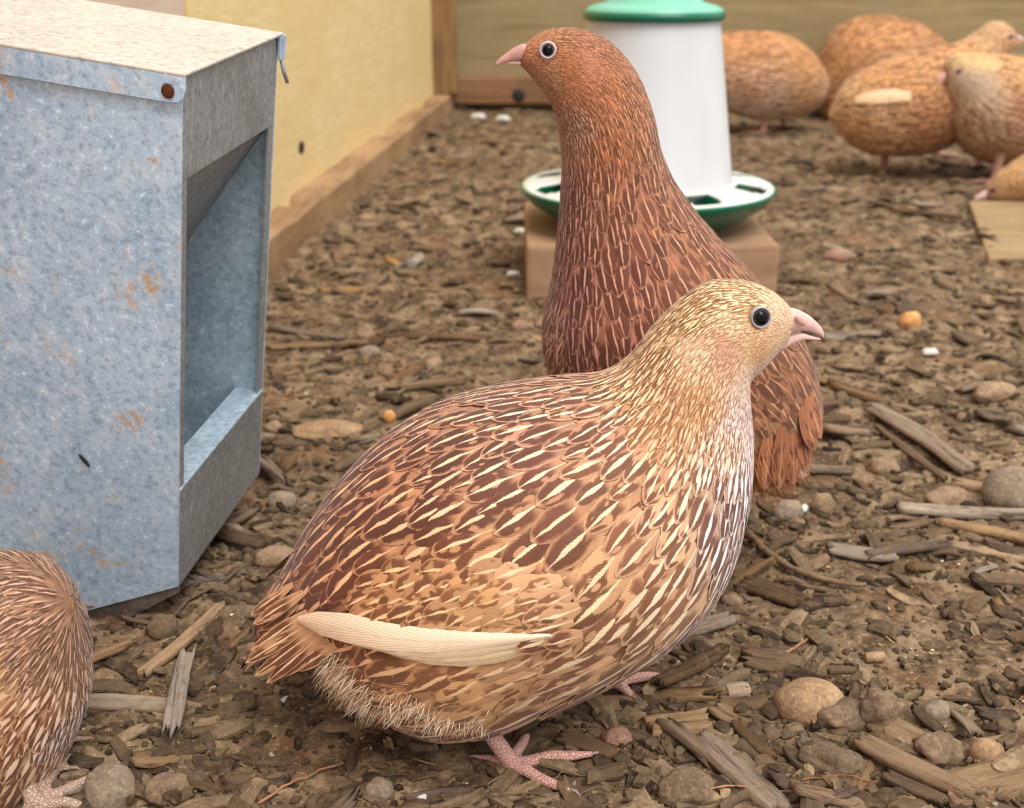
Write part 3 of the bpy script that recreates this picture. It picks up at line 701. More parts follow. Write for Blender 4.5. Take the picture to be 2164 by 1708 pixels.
hp_ = fp(*((lambda t: (t[0], -.0006, t[1]))(panel_inv(180, 972)))); v, f = ellipsoid(hp_, (FWd*.8+FU*.9).normalized()*.0030, FD*.0003, (FU*.5-FWd*.9).normalized()*.0008, 14, 8); m = MB(); m.add(v, f); o = m.build('dent', M_BLACK, feeder, True); o['label'] = 'small dark crescent-shaped dent'

# ================================================================== drinker on its block
M_GREEN = mat_plain('green_plastic', (10, 104, 76), .3, .5, .04, 30); M_GREEN2 = mat_plain('mint_plastic', (120, 190, 162), .35, .5, .03, 30)
M_JAR = NT('milky_plastic'); M_JAR.b.inputs['Subsurface Weight'].default_value = .0
_n = M_JAR.noise(M_JAR.coord(scale=(1, 1, .35)), 24, 3); M_JAR = M_JAR.done(M_JAR.mix(_n, (184, 179, 174), (198, 202, 207)), .38, .4)
M_WHITE = mat_plain('white_plastic', (226, 226, 216), .4, .4, .02, 30)
M_BLOCK = mat_board('block_timber', (150, 116, 88), (172, 138, 108), (160, 124, 96), sc=(10, 60, 60))
TC = at_depth(1367, 393, .915); rimz = TC.z
bl0 = on_ground(1112, 628); bz = rimz-.030; bw = .187
m = MB(); m.box(Vector((bl0.x+bw/2, bl0.y+.085, bz/2-.004)), RT, Vector((0, 1, 0)), Z_, bw/2, .085, bz/2+.004); o = m.build('wooden_block', M_BLOCK, None, False, .003); tag(o, 'square wooden block standing under the green and white drinker', 'block')
dr = empty('drinker', (TC.x, TC.y, bz+.0005)); tag(dr, 'poultry drinker with milky tapered jar, green lid and green dish on a wooden block', 'drinker')
def lathe_obj(name, prof, mat, label=None, n=72, par=None):
    v, f = lathe(prof, n); v = [p+Vector((TC.x, TC.y, 0)) for p in v]; o = obj(name, v, f, mat, dr if par is None else par)
    if label: o['label'] = label
    return o
R = .1005; zb = bz+.001
dish = lathe_obj('dish', [(0.001, zb), (.055, zb), (.062, zb+.002), (.080, zb+.010), (.092, zb+.018), (R-.003, rimz-.004), (R, rimz), (R-.001, rimz+.0012), (R-.0035, rimz), (.090, zb+.019), (.060, zb+.005), (.001, zb+.004)], M_GREEN, 'glossy dark green dish')
# white grille ring with slots
vs = []; fs = []; NR_, NA = 7, 144; rr = [.050, .062, .070, .079, .088, .093, R-.003]
for i, r in enumerate(rr):
    for k in range(NA):
        a = 2*math.pi*k/NA; vs.append(Vector((TC.x+r*math.cos(a), TC.y+r*math.sin(a), rimz+.0045-.0055*((r-.05)/.0475)**2)))
for i in range(NR_-1):
    for k in range(NA):
        if i in (2, 3) and 5 <= (k % 18) <= 12: continue
        if i == 4 and 6 <= (k % 18) <= 11 : continue
        fs.append((i*NA+k, i*NA+(k+1) % NA, (i+1)*NA+(k+1) % NA, (i+1)*NA+k))
g = obj('grille', vs, fs, M_WHITE, dr); g['label'] = 'white slotted ring inside the green dish'; so = g.modifiers.new('s', 'SOLIDIFY'); so.thickness = .0022; so.offset = -1
lidz = 0; 
for z in np.linspace(.10, .34, 400):
    if proj(Vector((TC.x, TC.y-.048, z)))[1] < 42: lidz = float(z); break
print('lidz', lidz, 'rimz', rimz, 'bz', bz)
jar = lathe_obj('jar', [(.068, rimz+.002), (.0672, rimz+.006), (.0655, rimz+.008), (.0495, lidz-.002), (.0485, lidz), (.001, lidz)], M_JAR, 'milky white tapered jar')
lathe_obj('jar_lid', [(.001, lidz-.001), (.0505, lidz-.0015), (.0518, lidz+.001), (.0515, lidz+.0045), (.0500, lidz+.0065), (.046, lidz+.0085), (.036, lidz+.0110), (.0335, lidz+.0165), (.030, lidz+.019), (.001, lidz+.020)], M_GREEN2, 'mint green lid')
lathe_obj('lid_rim', [(.0508, lidz-.002), (.0530, lidz-.0012), (.0534, lidz+.002), (.0524, lidz+.0042), (.0505, lidz+.0045)], M_GREEN, 'darker green rim of the lid')
SKIN = (224, 178, 164)
def leg(parts): return [( [Vector(p) for p in pts], [r*0.001 for r in rad]) for pts, rad in parts]
def toe_path(a, b, lift=0.0022, arch=0.0015, n=5):
    out = []
    for i in range(n):
        f = i/(n-1); p = a.lerp(b, f); p.z = gz(p.x, p.y)+lift+arch*math.sin(math.pi*f)*(1-f*0.5); out.append(p)
    return out
def claws(root, toes, mat, r=0.0007, L=0.004):
    for t in toes:
        d = (t[-1]-t[-2]).normalized(); p = t[-1]; pts = [p-d*0.001, p+d*L*0.5+Vector((0, 0, 0.0004)), p+d*L+Vector((0, 0, -0.0009))]
        v, f = tube(pts, [r, r*0.75, r*0.15], 8); obj('claw', v, f, mat, root)
def root_body(name, me, label, cat, group=None):
    o = bpy.data.objects.new(name, me); COL.objects.link(o); me.polygons.foreach_set('use_smooth', [True]*len(me.polygons)); tag(o, label, cat, group); return o
M_CLAW = mat_plain('claw_horn', (170, 140, 124), 0.5, 0.3, 0.1, 300)

# ================================================================== pale speckled quail in front
YF = 0.322
pairs = [((1674, 652), (1660, 728), .74), ((1645, 620), (1636, 753), .78), ((1600, 596), (1605, 787), .80), ((1550, 587), (1580, 813), .80),
 ((1490, 594), (1583, 845), .82), ((1430, 635), (1590, 885), .84), ((1375, 690), (1597, 940), .86), ((1322, 757), (1596, 1010), .9),
 ((1255, 796), (1589, 1085), .92), ((1165, 807), (1570, 1170), .93), ((1068, 824), (1528, 1260), .93), ((970, 846), (1450, 1342), .93),
 ((880, 880), (1350, 1403), .93), ((800, 932), (1230, 1462), .92), ((735, 992), (1110, 1515), .92), ((680, 1057), (990, 1538), .9),
 ((640, 1120), (885, 1515), .86), ((605, 1190), (790, 1470), .8), ((575, 1247), (712, 1410), .72), ((548, 1298), (640, 1385), .62), ((538, 1335), (590, 1390), .5)]
B = Bird(pairs, (0, YF, 0), 0.0, NR=90, NT=56)
hipN = at_plane(1002, 1500, Vector((0, YF-0.026, 0)), B.n); ank = on_ground(1078, 1632)+Vector((0, 0, 0.0042))
legN = [([hipN+Vector((-0.006, 0.004, 0.012)), hipN, hipN.lerp(ank, 0.5), ank], [4.5, 3.2, 2.7, 2.9])]
tN = [toe_path(ank, on_ground(1250, 1606)), toe_path(ank, on_ground(1205, 1683)), toe_path(ank, on_ground(1118, 1566)), toe_path(ank, on_ground(1010, 1612), n=4)]
for i, t in enumerate(tN): legN.append((t, [2.6, 2.0, 1.9, 1.7, 1.0][:len(t)] if i < 3 else [2.0, 1.4, 1.1, 0.8]))
hipF = Vector((hipN.x+0.028, YF+0.026, 0.03)); ankF = on_ground(1290, 1452)+Vector((0, 0, 0.0042))
legN.append(([hipF, hipF.lerp(ankF, 0.5), ankF], [3.4, 2.7, 2.9]))
tF = [toe_path(ankF, on_ground(1385, 1408)), toe_path(ankF, on_ground(1335, 1480)), toe_path(ankF, on_ground(1400, 1440)), toe_path(ankF, on_ground(1240, 1440), n=4)]
for i, t in enumerate(tF): legN.append((t, [2.6, 2.1, 1.9, 1.7, 1.0][:len(t)] if i < 3 else [2.0, 1.4, 1.1, 0.8]))
legN = [([Vector(p) for p in a], [r*0.001 for r in b]) for a, b in legN]
me = body_mesh(B, 'quail', legN, SKIN, (190, 140, 98), 0.0007)
quail = root_body('quail', me, 'pale golden speckled quail with cream streaks standing side-on in front, facing right', 'quail')
print('front zmin', B.zmin)
claws(quail, tN+tF, M_CLAW)
eq = eye(B, quail, 1606, 671, 0.00265, 0.0034, M_RING)
# the eye of the hidden side, mirrored through the bird's middle plane
m = eq - B.n*(2*(eq-B.o).dot(B.n)); ms = B.snap(m); eye(B, quail, 0, 0, 0.00265, 0.0034, M_RING, side_n=ms)
beak_part(B, 'upper_mandible', quail, [((1664, 650), (1650, 712), .85), ((1680, 652), (1660, 706), .75), ((1697, 659), (1688, 699), .66), ((1713, 669), (1708, 700), .6), ((1728, 683), (1727, 706), .5), ((1737, 694), (1737, 711), .42), ((1741, 704), (1741, 716), .3)], M_BEAK, label='pale pink upper beak')
beak_part(B, 'lower_mandible', quail, [((1650, 708), (1650, 742), .9), ((1672, 706), (1674, 729), .8), ((1695, 704), (1698, 719), .75), ((1715, 710), (1717, 719), .7), ((1733, 715), (1735, 719), .5)], M_BEAK, label='pale pink lower beak')
nq = B.o + (at_plane(1686, 672, B.o, B.n)-B.o); e_ = (at_plane(1694, 680, B.o, B.n)-at_plane(1678, 664, B.o, B.n))/2
for sgn in (1, -1):
    v, f_ = ellipsoid(nq+B.n*(sgn*0.0031), e_.normalized()*0.0021, B.n*0.0006, B.n.cross(e_.normalized())*0.0009, 14, 8); o = obj('nostril', v, f_, M_BEAK_DARK, quail); o['label'] = 'rosy skin flap over the nostril'
#      px    py    base             dark            light            L   W   sw   dk   ed  rot
FC = [
 (1655, 640, (218, 178, 147), (205, 155, 105), (244, 214, 176), 2.2, 0.9, 0.405, 0.57, 0.00, 0),
 (1600, 612, (188, 140, 92), (150, 96, 58), (252, 224, 168), 4.4, 1.35, 0.400, 1.00, 0.00, 0),
 (1540, 598, (188, 140, 92), (120, 72, 44), (253, 226, 170), 5.6, 1.6, 0.400, 1.00, 0.00, 0),
 (1470, 620, (188, 140, 92), (118, 72, 44), (253, 226, 170), 6.2, 1.7, 0.400, 1.00, 0.00, 0),
 (1540, 650, (209, 160, 114), (160, 104, 62), (244, 216, 170), 3.6, 1.1, 0.450, 0.82, 0.00, 0),
 (1640, 690, (212, 167, 132), (198, 142, 88), (242, 209, 166), 1.7, 0.8, 0.360, 0.62, 0.00, 0),
 (1600, 720, (203, 151, 107), (186, 126, 72), (240, 203, 155), 1.7, 0.8, 0.315, 0.62, 0.00, 0),
 (1530, 690, (198, 145, 116), (176, 120, 84), (228, 186, 149), 3, 1, 0.270, 0.52, 0.00, 0),
 (1470, 690, (212, 169, 132), (180, 128, 84), (244, 216, 178), 4.5, 1.2, 0.450, 0.62, 0.00, 0),
 (1640, 752, (216, 187, 179), (196, 158, 124), (242, 224, 215), 2.2, 0.8, 0.450, 0.62, 0.00, 0),
 (1590, 770, (205, 165, 145), (184, 138, 100), (240, 216, 199), 2.8, 1, 0.405, 0.62, 0.00, 0),
 (1400, 680, (188, 140, 92), (122, 76, 46), (253, 226, 172), 7, 1.9, 0.400, 1.00, 0.00, 0),
 (1350, 750, (216, 166, 112), (124, 76, 48), (250, 222, 176), 8, 2.4, 0.320, 0.95, 0.10, 0),
 (1460, 780, (194, 141, 103), (172, 116, 66), (234, 195, 149), 5, 1.8, 0.225, 0.62, 0.00, 0),
 (1400, 830, (196, 143, 105), (160, 104, 60), (238, 201, 157), 7, 2.4, 0.234, 0.72, 0.10, 0),
 (1560, 830, (207, 167, 152), (156, 112, 86), (242, 224, 215), 4, 1.4, 0.450, 0.72, 0.00, 0),
 (1520, 870, (215, 168, 135), (146, 94, 66), (250, 226, 200), 6, 2.2, 0.340, 0.70, 0.20, 0),
 (1590, 880, (227, 201, 197), (126, 84, 76), (252, 240, 236), 5, 1.8, 0.450, 0.80, 0.50, 0),
 (1530, 960, (206, 164, 140), (96, 48, 44), (255, 252, 252), 12.5, 5.34, 0.170, 1.0, 0.55, 0),
 (1580, 1010, (206, 164, 140), (96, 48, 44), (255, 252, 252), 10.6, 4.32, 0.170, 1.0, 0.55, 0),
 (1560, 1120, (206, 164, 140), (96, 48, 44), (255, 252, 252), 12.5, 5.34, 0.170, 1.0, 0.55, 0),
 (1520, 1220, (206, 164, 140), (96, 48, 44), (255, 252, 252), 13.9, 6.32, 0.170, 1.0, 0.55, 0),
 (1440, 1330, (221, 176, 149), (98, 46, 36), (255, 236, 216), 13.9, 5.85, 0.175, 1.00, 0.45, 0),
 (1430, 960, (217, 166, 125), (140, 84, 58), (255, 228, 192), 11.6, 4.88, 0.167, 0.74, 0.20, 0),
 (1460, 1120, (223, 172, 127), (150, 96, 62), (255, 232, 194), 16.4, 7.16, 0.167, 0.76, 0.10, 0),
 (1330, 900, (205, 152, 111), (128, 76, 50), (254, 224, 182), 12.8, 5.37, 0.152, 0.84, 0.10, 0),
 (1300, 830, (203, 148, 111), (118, 66, 48), (254, 226, 192), 11.6, 4.4, 0.152, 0.94, 0.20, 0),
 (1150, 850, (195, 142, 109), (98, 50, 40), (255, 226, 194), 12.8, 5.37, 0.122, 1.00, 0.20, 0),
 (1200, 940, (197, 142, 103), (112, 62, 44), (253, 222, 178), 15.2, 6.89, 0.114, 0.99, 0.10, 0),
 (980, 890, (189, 134, 101), (90, 44, 36), (252, 214, 170), 12.8, 5.62, 0.114, 1.00, 0.20, 0),
 (860, 960, (187, 130, 93), (92, 44, 34), (250, 208, 156), 15.2, 6.89, 0.106, 1.00, 0.15, 0),
 (1000, 1010, (193, 136, 95), (104, 54, 38), (250, 214, 162), 16.4, 7.72, 0.114, 1.00, 0.10, 0),
 (750, 1080, (187, 128, 89), (102, 48, 32), (246, 202, 148), 16.4, 7.45, 0.106, 1.00, 0.15, 0),
 (840, 1120, (187, 128, 87), (104, 50, 32), (248, 206, 150), 16.4, 8, 0.106, 1.00, 0.10, 0),
 (650, 1190, (189, 128, 87), (104, 48, 28), (244, 200, 144), 16.4, 7.45, 0.106, 1.00, 0.20, 0),
 (600, 1290, (193, 134, 93), (108, 50, 28), (240, 196, 142), 15.2, 7.16, 0.106, 1.00, 0.25, 0),
 (700, 1290, (193, 132, 91), (112, 54, 30), (244, 202, 148), 15.2, 7.16, 0.106, 0.99, 0.20, 0),
 (560, 1370, (211, 164, 129), (140, 86, 52), (240, 212, 172), 12.8, 4.88, 0.122, 0.74, 0.30, 0),
 (1120, 1060, (215, 160, 111), (138, 80, 50), (254, 222, 168), 17.7, 8.27, 0.129, 0.82, 0.05, 0),
 (1000, 1180, (209, 152, 103), (136, 80, 48), (252, 216, 160), 16.4, 8.27, 0.122, 0.80, 0.05, 0),
 (880, 1260, (203, 146, 99), (132, 78, 46), (248, 208, 152), 15.2, 7.72, 0.122, 0.80, 0.05, 0),
 (1080, 1290, (213, 160, 109), (160, 104, 62), (246, 206, 152), 13.9, 7.16, 0.106, 0.49, 0.05, 0),
 (1180, 1190, (225, 170, 127), (176, 116, 76), (252, 220, 176), 11.6, 5.37, 0.137, 0.46, 0.00, 0),
 (1300, 1060, (219, 166, 119), (144, 88, 56), (255, 226, 178), 17.7, 8.27, 0.137, 0.74, 0.05, 0),
 (1340, 1190, (225, 174, 127), (142, 82, 54), (255, 230, 188), 18.9, 8.83, 0.152, 0.74, 0.00, 0),
 (1240, 1330, (221, 166, 121), (128, 68, 42), (255, 230, 188), 20.2, 9.65, 0.152, 0.89, 0.00, 0),
 (1330, 1360, (223, 172, 129), (116, 58, 38), (255, 232, 196), 17.7, 8.83, 0.152, 0.94, 0.10, 0),
 (1120, 1440, (221, 168, 123), (120, 62, 34), (254, 228, 186), 20.2, 9.92, 0.137, 0.94, 0.00, 0),
 (1000, 1450, (221, 170, 131), (126, 70, 42), (252, 228, 190), 17.7, 9.38, 0.137, 0.86, 0.00, 0),
 (880, 1430, (219, 174, 137), (140, 86, 54), (250, 226, 190), 15.2, 8.54, 0.106, 0.74, 0.00, 0),
 (960, 1520, (233, 210, 199), (176, 130, 100), (250, 240, 228), 12.8, 5.62, 0.205, 0.54, 0.20, 0),
 (780, 1440, (219, 190, 165), (156, 112, 76), (248, 232, 208), 11.6, 5.62, 0.137, 0.54, 0.10, 0),
]
far_e = ms[0]; bk = at_plane(1660, 690, B.o, B.n)
pf, nf = plume(B, quail, FC, 42000, under=True, eyes=((eq, 0.0035), (far_e, 0.0035)), label='golden tan feathers with dark brown cells and cream shaft streaks')
print('front feathers', nf)
BF = B
# tail feathers
FE = Feathers()
for i, (x0, y0, x1, y1) in enumerate([(640, 1270, 560, 1330), (660, 1290, 540, 1372), (670, 1310, 528, 1398), (680, 1325, 548, 1425), (690, 1335, 572, 1440), (700, 1350, 600, 1425), (715, 1360, 636, 1412), (650, 1250, 545, 1318), (625, 1235, 540, 1300)]):
    for sd in (0, 1):
        q, n_ = B.surf(x0, y0); e2 = at_plane(x1, y1, B.o+B.n*(q-B.o).dot(B.n)*.8, B.n)
        if sd: q = q-B.n*(2*(q-B.o).dot(B.n)); e2 = e2-B.n*(2*(e2-B.o).dot(B.n)); n_ = B.snap(q)[1]
        FE.add(B, q, (e2-q), (e2-q).length, 0.0044, 0.0008, 0.0008, (204, 154, 110), (112, 58, 32), (238, 204, 160), .12, .85, .12, hug=False)
FE.build('tail_feathers', quail, 'short ragged tail feathers pointing down', 'stuff')
# the pale folded flight feathers along the lower edge of the wing
def path_feather(FE, B, pts, wid, off, **k):
    n = len(GV); P = [B.surf(*p) for p in pts]; base = len(FE.v); r = random.random()
    S = catmull([[*q] for q, n_ in P], n); W = np.interp(np.linspace(0, 1, n), np.linspace(0, 1, len(wid)), wid)
    for j in range(n):
        p = Vector(S[j]); q, nn = B.snap(p); t = Vector(S[min(j+1, n-1)])-Vector(S[max(j-1, 0)]); sd = nn.cross(t).normalized()
        for u in GU:
            z = q+sd*(u*W[j]/2); g, gn = B.snap(z); FE.v.append(g+gn*(off+0.0005*(1-u*u))); FE.fuv.append((u, GV[j], r)); FE.prm.append((k['sw'], k['dk'], k['ed']))
            FE.cb.append(rgba(k['cb'])); FE.cd.append(rgba(k['cd'])); FE.cl.append(rgba(k['cl']))
    for j in range(n-1):
        for i in range(4): a = base+j*5+i; FE.f.append((a, a+1, a+6, a+5))
WP = [
 ([(1168, 1338), (1100, 1368), (1000, 1382), (900, 1376), (815, 1358), (740, 1338)], [4, 28, 40, 42, 30, 6]),
 ([(1168, 1334), (1100, 1358), (990, 1370), (880, 1362), (790, 1344), (706, 1328)], [4, 28, 42, 46, 40, 8]),
 ([(1166, 1330), (1090, 1346), (980, 1356), (860, 1350), (765, 1330), (678, 1314)], [4, 30, 46, 52, 52, 12]),
 ([(1162, 1326), (1080, 1334), (960, 1342), (850, 1338), (745, 1318), (654, 1302)], [4, 30, 46, 56, 60, 14])]
for mir in (0, 1):
    FW_ = Feathers()
    for i, (pts, wd) in enumerate(WP):
        path_feather(FW_, B, pts, [x*0.000148 for x in wd], 0.0018+0.0006*i, sw=0.05, dk=0.0, ed=0.18 if i < 3 else 0.08, cb=((240, 208, 166), (242, 210, 170), (243, 213, 176), (243, 215, 184))[i], cd=(200, 160, 120), cl=(168, 128, 94) if i < 3 else (240, 210, 180))
    if mir: FW_.v = [v-B.n*(2*(v-B.o).dot(B.n)) for v in FW_.v]
    FW_.build('flight_feathers', quail, 'plain cream folded flight feathers of the wing')
# wing coverts that overlap the flight feathers
FC2 = Feathers()
def inpoly(x, y, poly):
    c = False; j = len(poly)-1
    for i in range(len(poly)):
        (xi, yi), (xj, yj) = poly[i], poly[j]
        if (yi > y) != (yj > y) and x < (xj-xi)*(y-yi)/(yj-yi)+xi: c = not c
        j = i
    return c
poly = [(800, 1215), (900, 1185), (1040, 1180), (1150, 1195), (1210, 1230), (1245, 1280), (1225, 1345), (1190, 1330), (1090, 1312), (1020, 1318), (970, 1322), (940, 1318), (905, 1300), (870, 1306), (835, 1312), (805, 1290), (790, 1250)]
row = 0; yy = 1085.0
while yy < 1350:
    xx = 770+(row % 2)*16
    while xx < 1270:
        if inpoly(xx, yy, poly):
            q, n_ = B.surf(xx+random.uniform(-5, 5), yy+random.uniform(-4, 4)); e2, _ = B.surf(xx-40, yy+random.uniform(8, 20)); s_ = pf(xx, yy)
            for sd in (0, 1):
                if sd: q = q-B.n*(2*(q-B.o).dot(B.n)); e2 = e2-B.n*(2*(e2-B.o).dot(B.n))
                FC2.add(B, q, (e2-q), random.uniform(0.0105, 0.0130), random.uniform(0.0062, 0.0076), 0.0004+0.0020*min(1, max(0, (yy-1180)/100)), 0.0011, cjit(s_[0:3]*.95), cjit(s_[3:6], .12), cjit(s_[6:9], .04), s_[11]*random.uniform(.6, 1.2), min(1, max(0, s_[12]*0.9+random.uniform(-.25, .2))), 0.05)
        xx += 40
    yy += 27; row += 1
FC2.build('wing_coverts', quail, 'tan wing coverts overlapping the cream flight feathers', 'stuff')
# vent and belly down
it = []
OL = catmull([[700, 1425, 0], [722, 1462, 0], [760, 1498, 0], [810, 1512, 0], [862, 1506, 0], [900, 1528, 0], [960, 1542, 0], [1030, 1540, 0]], 40)
for k in range(2100):
    f_ = random.random()**1.5; o_ = OL[int(f_*39)]; px, py = o_[0]+random.gauss(10, 16)*(1-f_*.4), o_[1]-abs(random.gauss(0, 34))*(1-f_*.7); L = random.uniform(.003, .0075)*(1-f_*.55)
    q, n_ = B.surf(px, py)
    d = (B.Cn[-1]-B.Cn[-12]).normalized()*0.7+n_*0.45+Vector((0, 0, -0.6))+Vector((random.gauss(0, .5), random.gauss(0, .5), random.gauss(0, .45)))
    if random.random() < .35: q = q-B.n*(2*(q-B.o).dot(B.n)); d = d-B.n*(2*d.dot(B.n))
    it.append((q+n_*0.0006, d, L, 0.00020, cjit(random.choice([(226, 206, 180), (212, 180, 144), (190, 148, 108), (232, 218, 198)]), .08)))
strands('belly_down', quail, it, 'wispy off-white down under the tail and belly')

# ================================================================== chestnut quail standing tall behind
YB = 0.425
pairs = [((1110, 94), (1098, 140), .8), ((1128, 76), (1120, 160), .8), ((1155, 61), (1140, 186), .82), ((1195, 55), (1156, 209), .82),
 ((1240, 63), (1169, 233), .82), ((1285, 83), (1177, 260), .84), ((1325, 122), (1183, 292), .86), ((1357, 175), (1187, 332), .88),
 ((1380, 240), (1188, 372), .9), ((1393, 302), (1185, 420), .9), ((1415, 362), (1181, 475), .9), ((1450, 417), (1174, 545), .9), ((1500, 478), (1161, 630), .9),
 ((1550, 533), (1147, 712), .9), ((1600, 588), (1166, 800), .9), ((1645, 638), (1230, 885), .9), ((1685, 698), (1320, 950), .9), ((1715, 772), (1400, 1000), .88),
 ((1728, 845), (1490, 1025), .82), ((1722, 900), (1560, 1030), .72), ((1700, 945), (1615, 1010), .6)]
B = Bird(pairs, (0, YB, 0), 0.12, NR=84, NT=48)
print('brown zmin', B.zmin)
lb = []; tb = []
for dx, dy in ((0.0, -0.022), (0.022, 0.022)):
    an = Vector((0.058+dx, YB+dy, 0)); an.z = gz(an.x, an.y)+0.004; hp = Vector((0.068+dx, YB+dy*0.8, 0.060)); lb.append(([hp, hp.lerp(an, .5), an], [4.0, 2.8, 2.9]))
    for ang, L in ((170, .03), (205, .024), (135, .024), (0, .012)):
        e_ = an+Vector((math.cos(math.radians(ang))*L, math.sin(math.radians(ang))*L, 0)); tp = toe_path(an.copy(), e_); lb.append((tp, [2.5, 2, 1.8, 1.6, 1.0])); tb.append(tp)
lb = [(a, [r*0.001 for r in b]) for a, b in lb]
me = body_mesh(B, 'quail', lb, SKIN, (128, 74, 50), 0.0010)
bq = root_body('quail', me, 'chestnut brown quail stretching its neck up behind the pale one, facing left', 'quail')
claws(bq, tb, M_CLAW)
eqb = eye(B, bq, 1158, 107, 0.00225, 0.0033, M_RING2)
ms = B.snap(eqb-B.n*(2*(eqb-B.o).dot(B.n))); eye(B, bq, 0, 0, 0.00225, 0.0033, M_RING2, side_n=ms)
beak_part(B, 'upper_mandible', bq, [((1116, 92), (1122, 136), .8), ((1102, 93), (1106, 131), .7), ((1085, 101), (1090, 130), .6), ((1070, 112), (1075, 131), .5), ((1057, 122), (1061, 134), .42), ((1047, 133), (1049, 140), .3)], M_BEAK_DARK, label='dusky pink upper beak')
beak_part(B, 'lower_mandible', bq, [((1120, 128), (1124, 146), .85), ((1104, 128), (1108, 142), .8), ((1088, 129), (1092, 137), .7), ((1072, 131), (1075, 135), .6)], M_BEAK, label='pale pink lower beak')
BC = [
 (1125, 90, (172, 108, 70), (120, 68, 41), (214, 160, 116), 2.2, 0.9, 0.300, .5, 0.00, 0),
 (1180, 66, (164, 98, 60), (104, 58, 33), (214, 156, 106), 3.4, 1.1, 0.250, .85, 0.00, 0),
 (1250, 85, (164, 100, 62), (104, 58, 35), (210, 150, 102), 4, 1.3, 0.220, .8, 0.00, 0),
 (1190, 130, (170, 102, 60), (122, 66, 37), (206, 142, 92), 2.2, 1, 0.200, .5, 0.00, 0),
 (1215, 125, (180, 116, 80), (136, 80, 51), (206, 146, 110), 3, 1, 0.200, .4, 0.00, 0),
 (1140, 160, (174, 120, 84), (112, 74, 49), (214, 172, 132), 2.4, 1, 0.300, .6, 0.08, 0),
 (1250, 170, (168, 104, 66), (126, 74, 47), (206, 140, 96), 4.5, 1.7, 0.160, .5, 0.00, 0),
 (1330, 170, (164, 104, 68), (112, 66, 41), (214, 156, 110), 6, 1.9, 0.180, .8, 0.08, 0),
 (1190, 250, (160, 114, 90), (104, 68, 53), (214, 178, 150), 4, 1.5, 0.280, .8, 0.24, 0),
 (1270, 270, (166, 102, 66), (126, 74, 49), (222, 160, 116), 8.26, 3.07, 0.093, .5, 0.28, 0),
 (1370, 280, (164, 108, 76), (108, 64, 45), (220, 166, 126), 9.44, 3.54, 0.102, .8, 0.36, 0),
 (1200, 380, (164, 114, 94), (110, 62, 51), (220, 176, 154), 7.67, 3.19, 0.119, .95, 0.64, 0),
 (1300, 380, (162, 102, 72), (122, 70, 49), (230, 172, 134), 10.6, 4.48, 0.076, .8, 0.40, 0),
 (1400, 400, (160, 106, 74), (108, 64, 45), (220, 162, 122), 10.6, 4.48, 0.076, .85, 0.36, 0),
 (1200, 520, (160, 108, 90), (110, 58, 47), (222, 178, 156), 10, 4.13, 0.102, 1.0, 0.64, 0),
 (1300, 520, (158, 100, 74), (116, 62, 47), (232, 180, 146), 13, 5.43, 0.068, .95, 0.48, 0),
 (1420, 520, (160, 102, 68), (116, 66, 45), (226, 172, 130), 13, 5.66, 0.068, .85, 0.36, 0),
 (1530, 580, (160, 106, 70), (114, 68, 45), (214, 160, 116), 13, 5.43, 0.076, .85, 0.36, 0),
 (1180, 660, (162, 112, 92), (112, 60, 49), (224, 180, 156), 10.6, 4.48, 0.102, 1.0, 0.68, 0),
 (1290, 680, (160, 102, 76), (112, 58, 45), (232, 182, 150), 14.2, 6.14, 0.060, 1.0, 0.52, 0),
 (1380, 620, (170, 106, 70), (122, 66, 45), (232, 180, 146), 14.2, 6.37, 0.060, .7, 0.32, 0),
 (1180, 780, (172, 124, 92), (124, 76, 55), (222, 180, 148), 10.6, 4.48, 0.102, .8, 0.52, 0),
 (1620, 680, (154, 100, 66), (112, 66, 45), (210, 154, 112), 14.2, 6.37, 0.076, .7, 0.32, 0),
 (1680, 800, (160, 102, 66), (118, 68, 45), (206, 150, 106), 15.3, 7.08, 0.060, .5, 0.28, 0),
 (1710, 880, (146, 88, 60), (104, 58, 43), (200, 146, 110), 14.2, 6.14, 0.076, .8, 0.32, 0),
 (1630, 850, (168, 116, 82), (128, 82, 55), (210, 164, 124), 14.2, 6.37, 0.051, .4, 0.28, 0),
 (1600, 980, (172, 120, 82), (130, 84, 55), (206, 158, 114), 14.2, 5.43, 0.068, .4, 0.36, 0),
]
plume(B, bq, BC, 30000, under=True, eyes=((eqb, 0.0031), (ms[0], 0.0031)), label='reddish brown feathers with thin pale shafts and netted edges')
it = []
for k in range(1100):
    px, py = random.uniform(1480, 1690), random.uniform(930, 1010); q, n_ = B.surf(px, py)
    d = Vector((random.gauss(.1, .3), random.gauss(0, .3), -0.8))+n_*.3; it.append((q+n_*.0005, d, random.uniform(.005, .014), .0003, cjit((176, 116, 76), .15)))
for k in range(160):
    px, py = random.uniform(1150, 1200), random.uniform(640, 800); q, n_ = B.surf(px, py); it.append((q+n_*.0006, n_*.5+Vector((0, 0, -1)), random.uniform(.002, .005), .0002, cjit((206, 160, 130), .1)))
strands('belly_down', bq, it, 'ragged ginger down under the tail')
FE = Feathers()
for i, (x0, y0, x1, y1) in enumerate([(1690, 860, 1716, 950), (1690, 900, 1700, 985), (1670, 910, 1672, 1020), (1650, 900, 1640, 1032), (1700, 840, 1728, 925), (1620, 920, 1612, 1030)]):
    q, n_ = B.surf(x0, y0); e2 = at_plane(x1, y1, q, B.n)
    FE.add(B, q, (e2-q), (e2-q).length, 0.0085, 0.0008, 0.0008, (160, 98, 62), (110, 58, 40), (206, 150, 108), .07, .5, .2, hug=False)
FE.build('tail_feathers', bq, 'short rusty tail feathers hanging down', 'stuff')
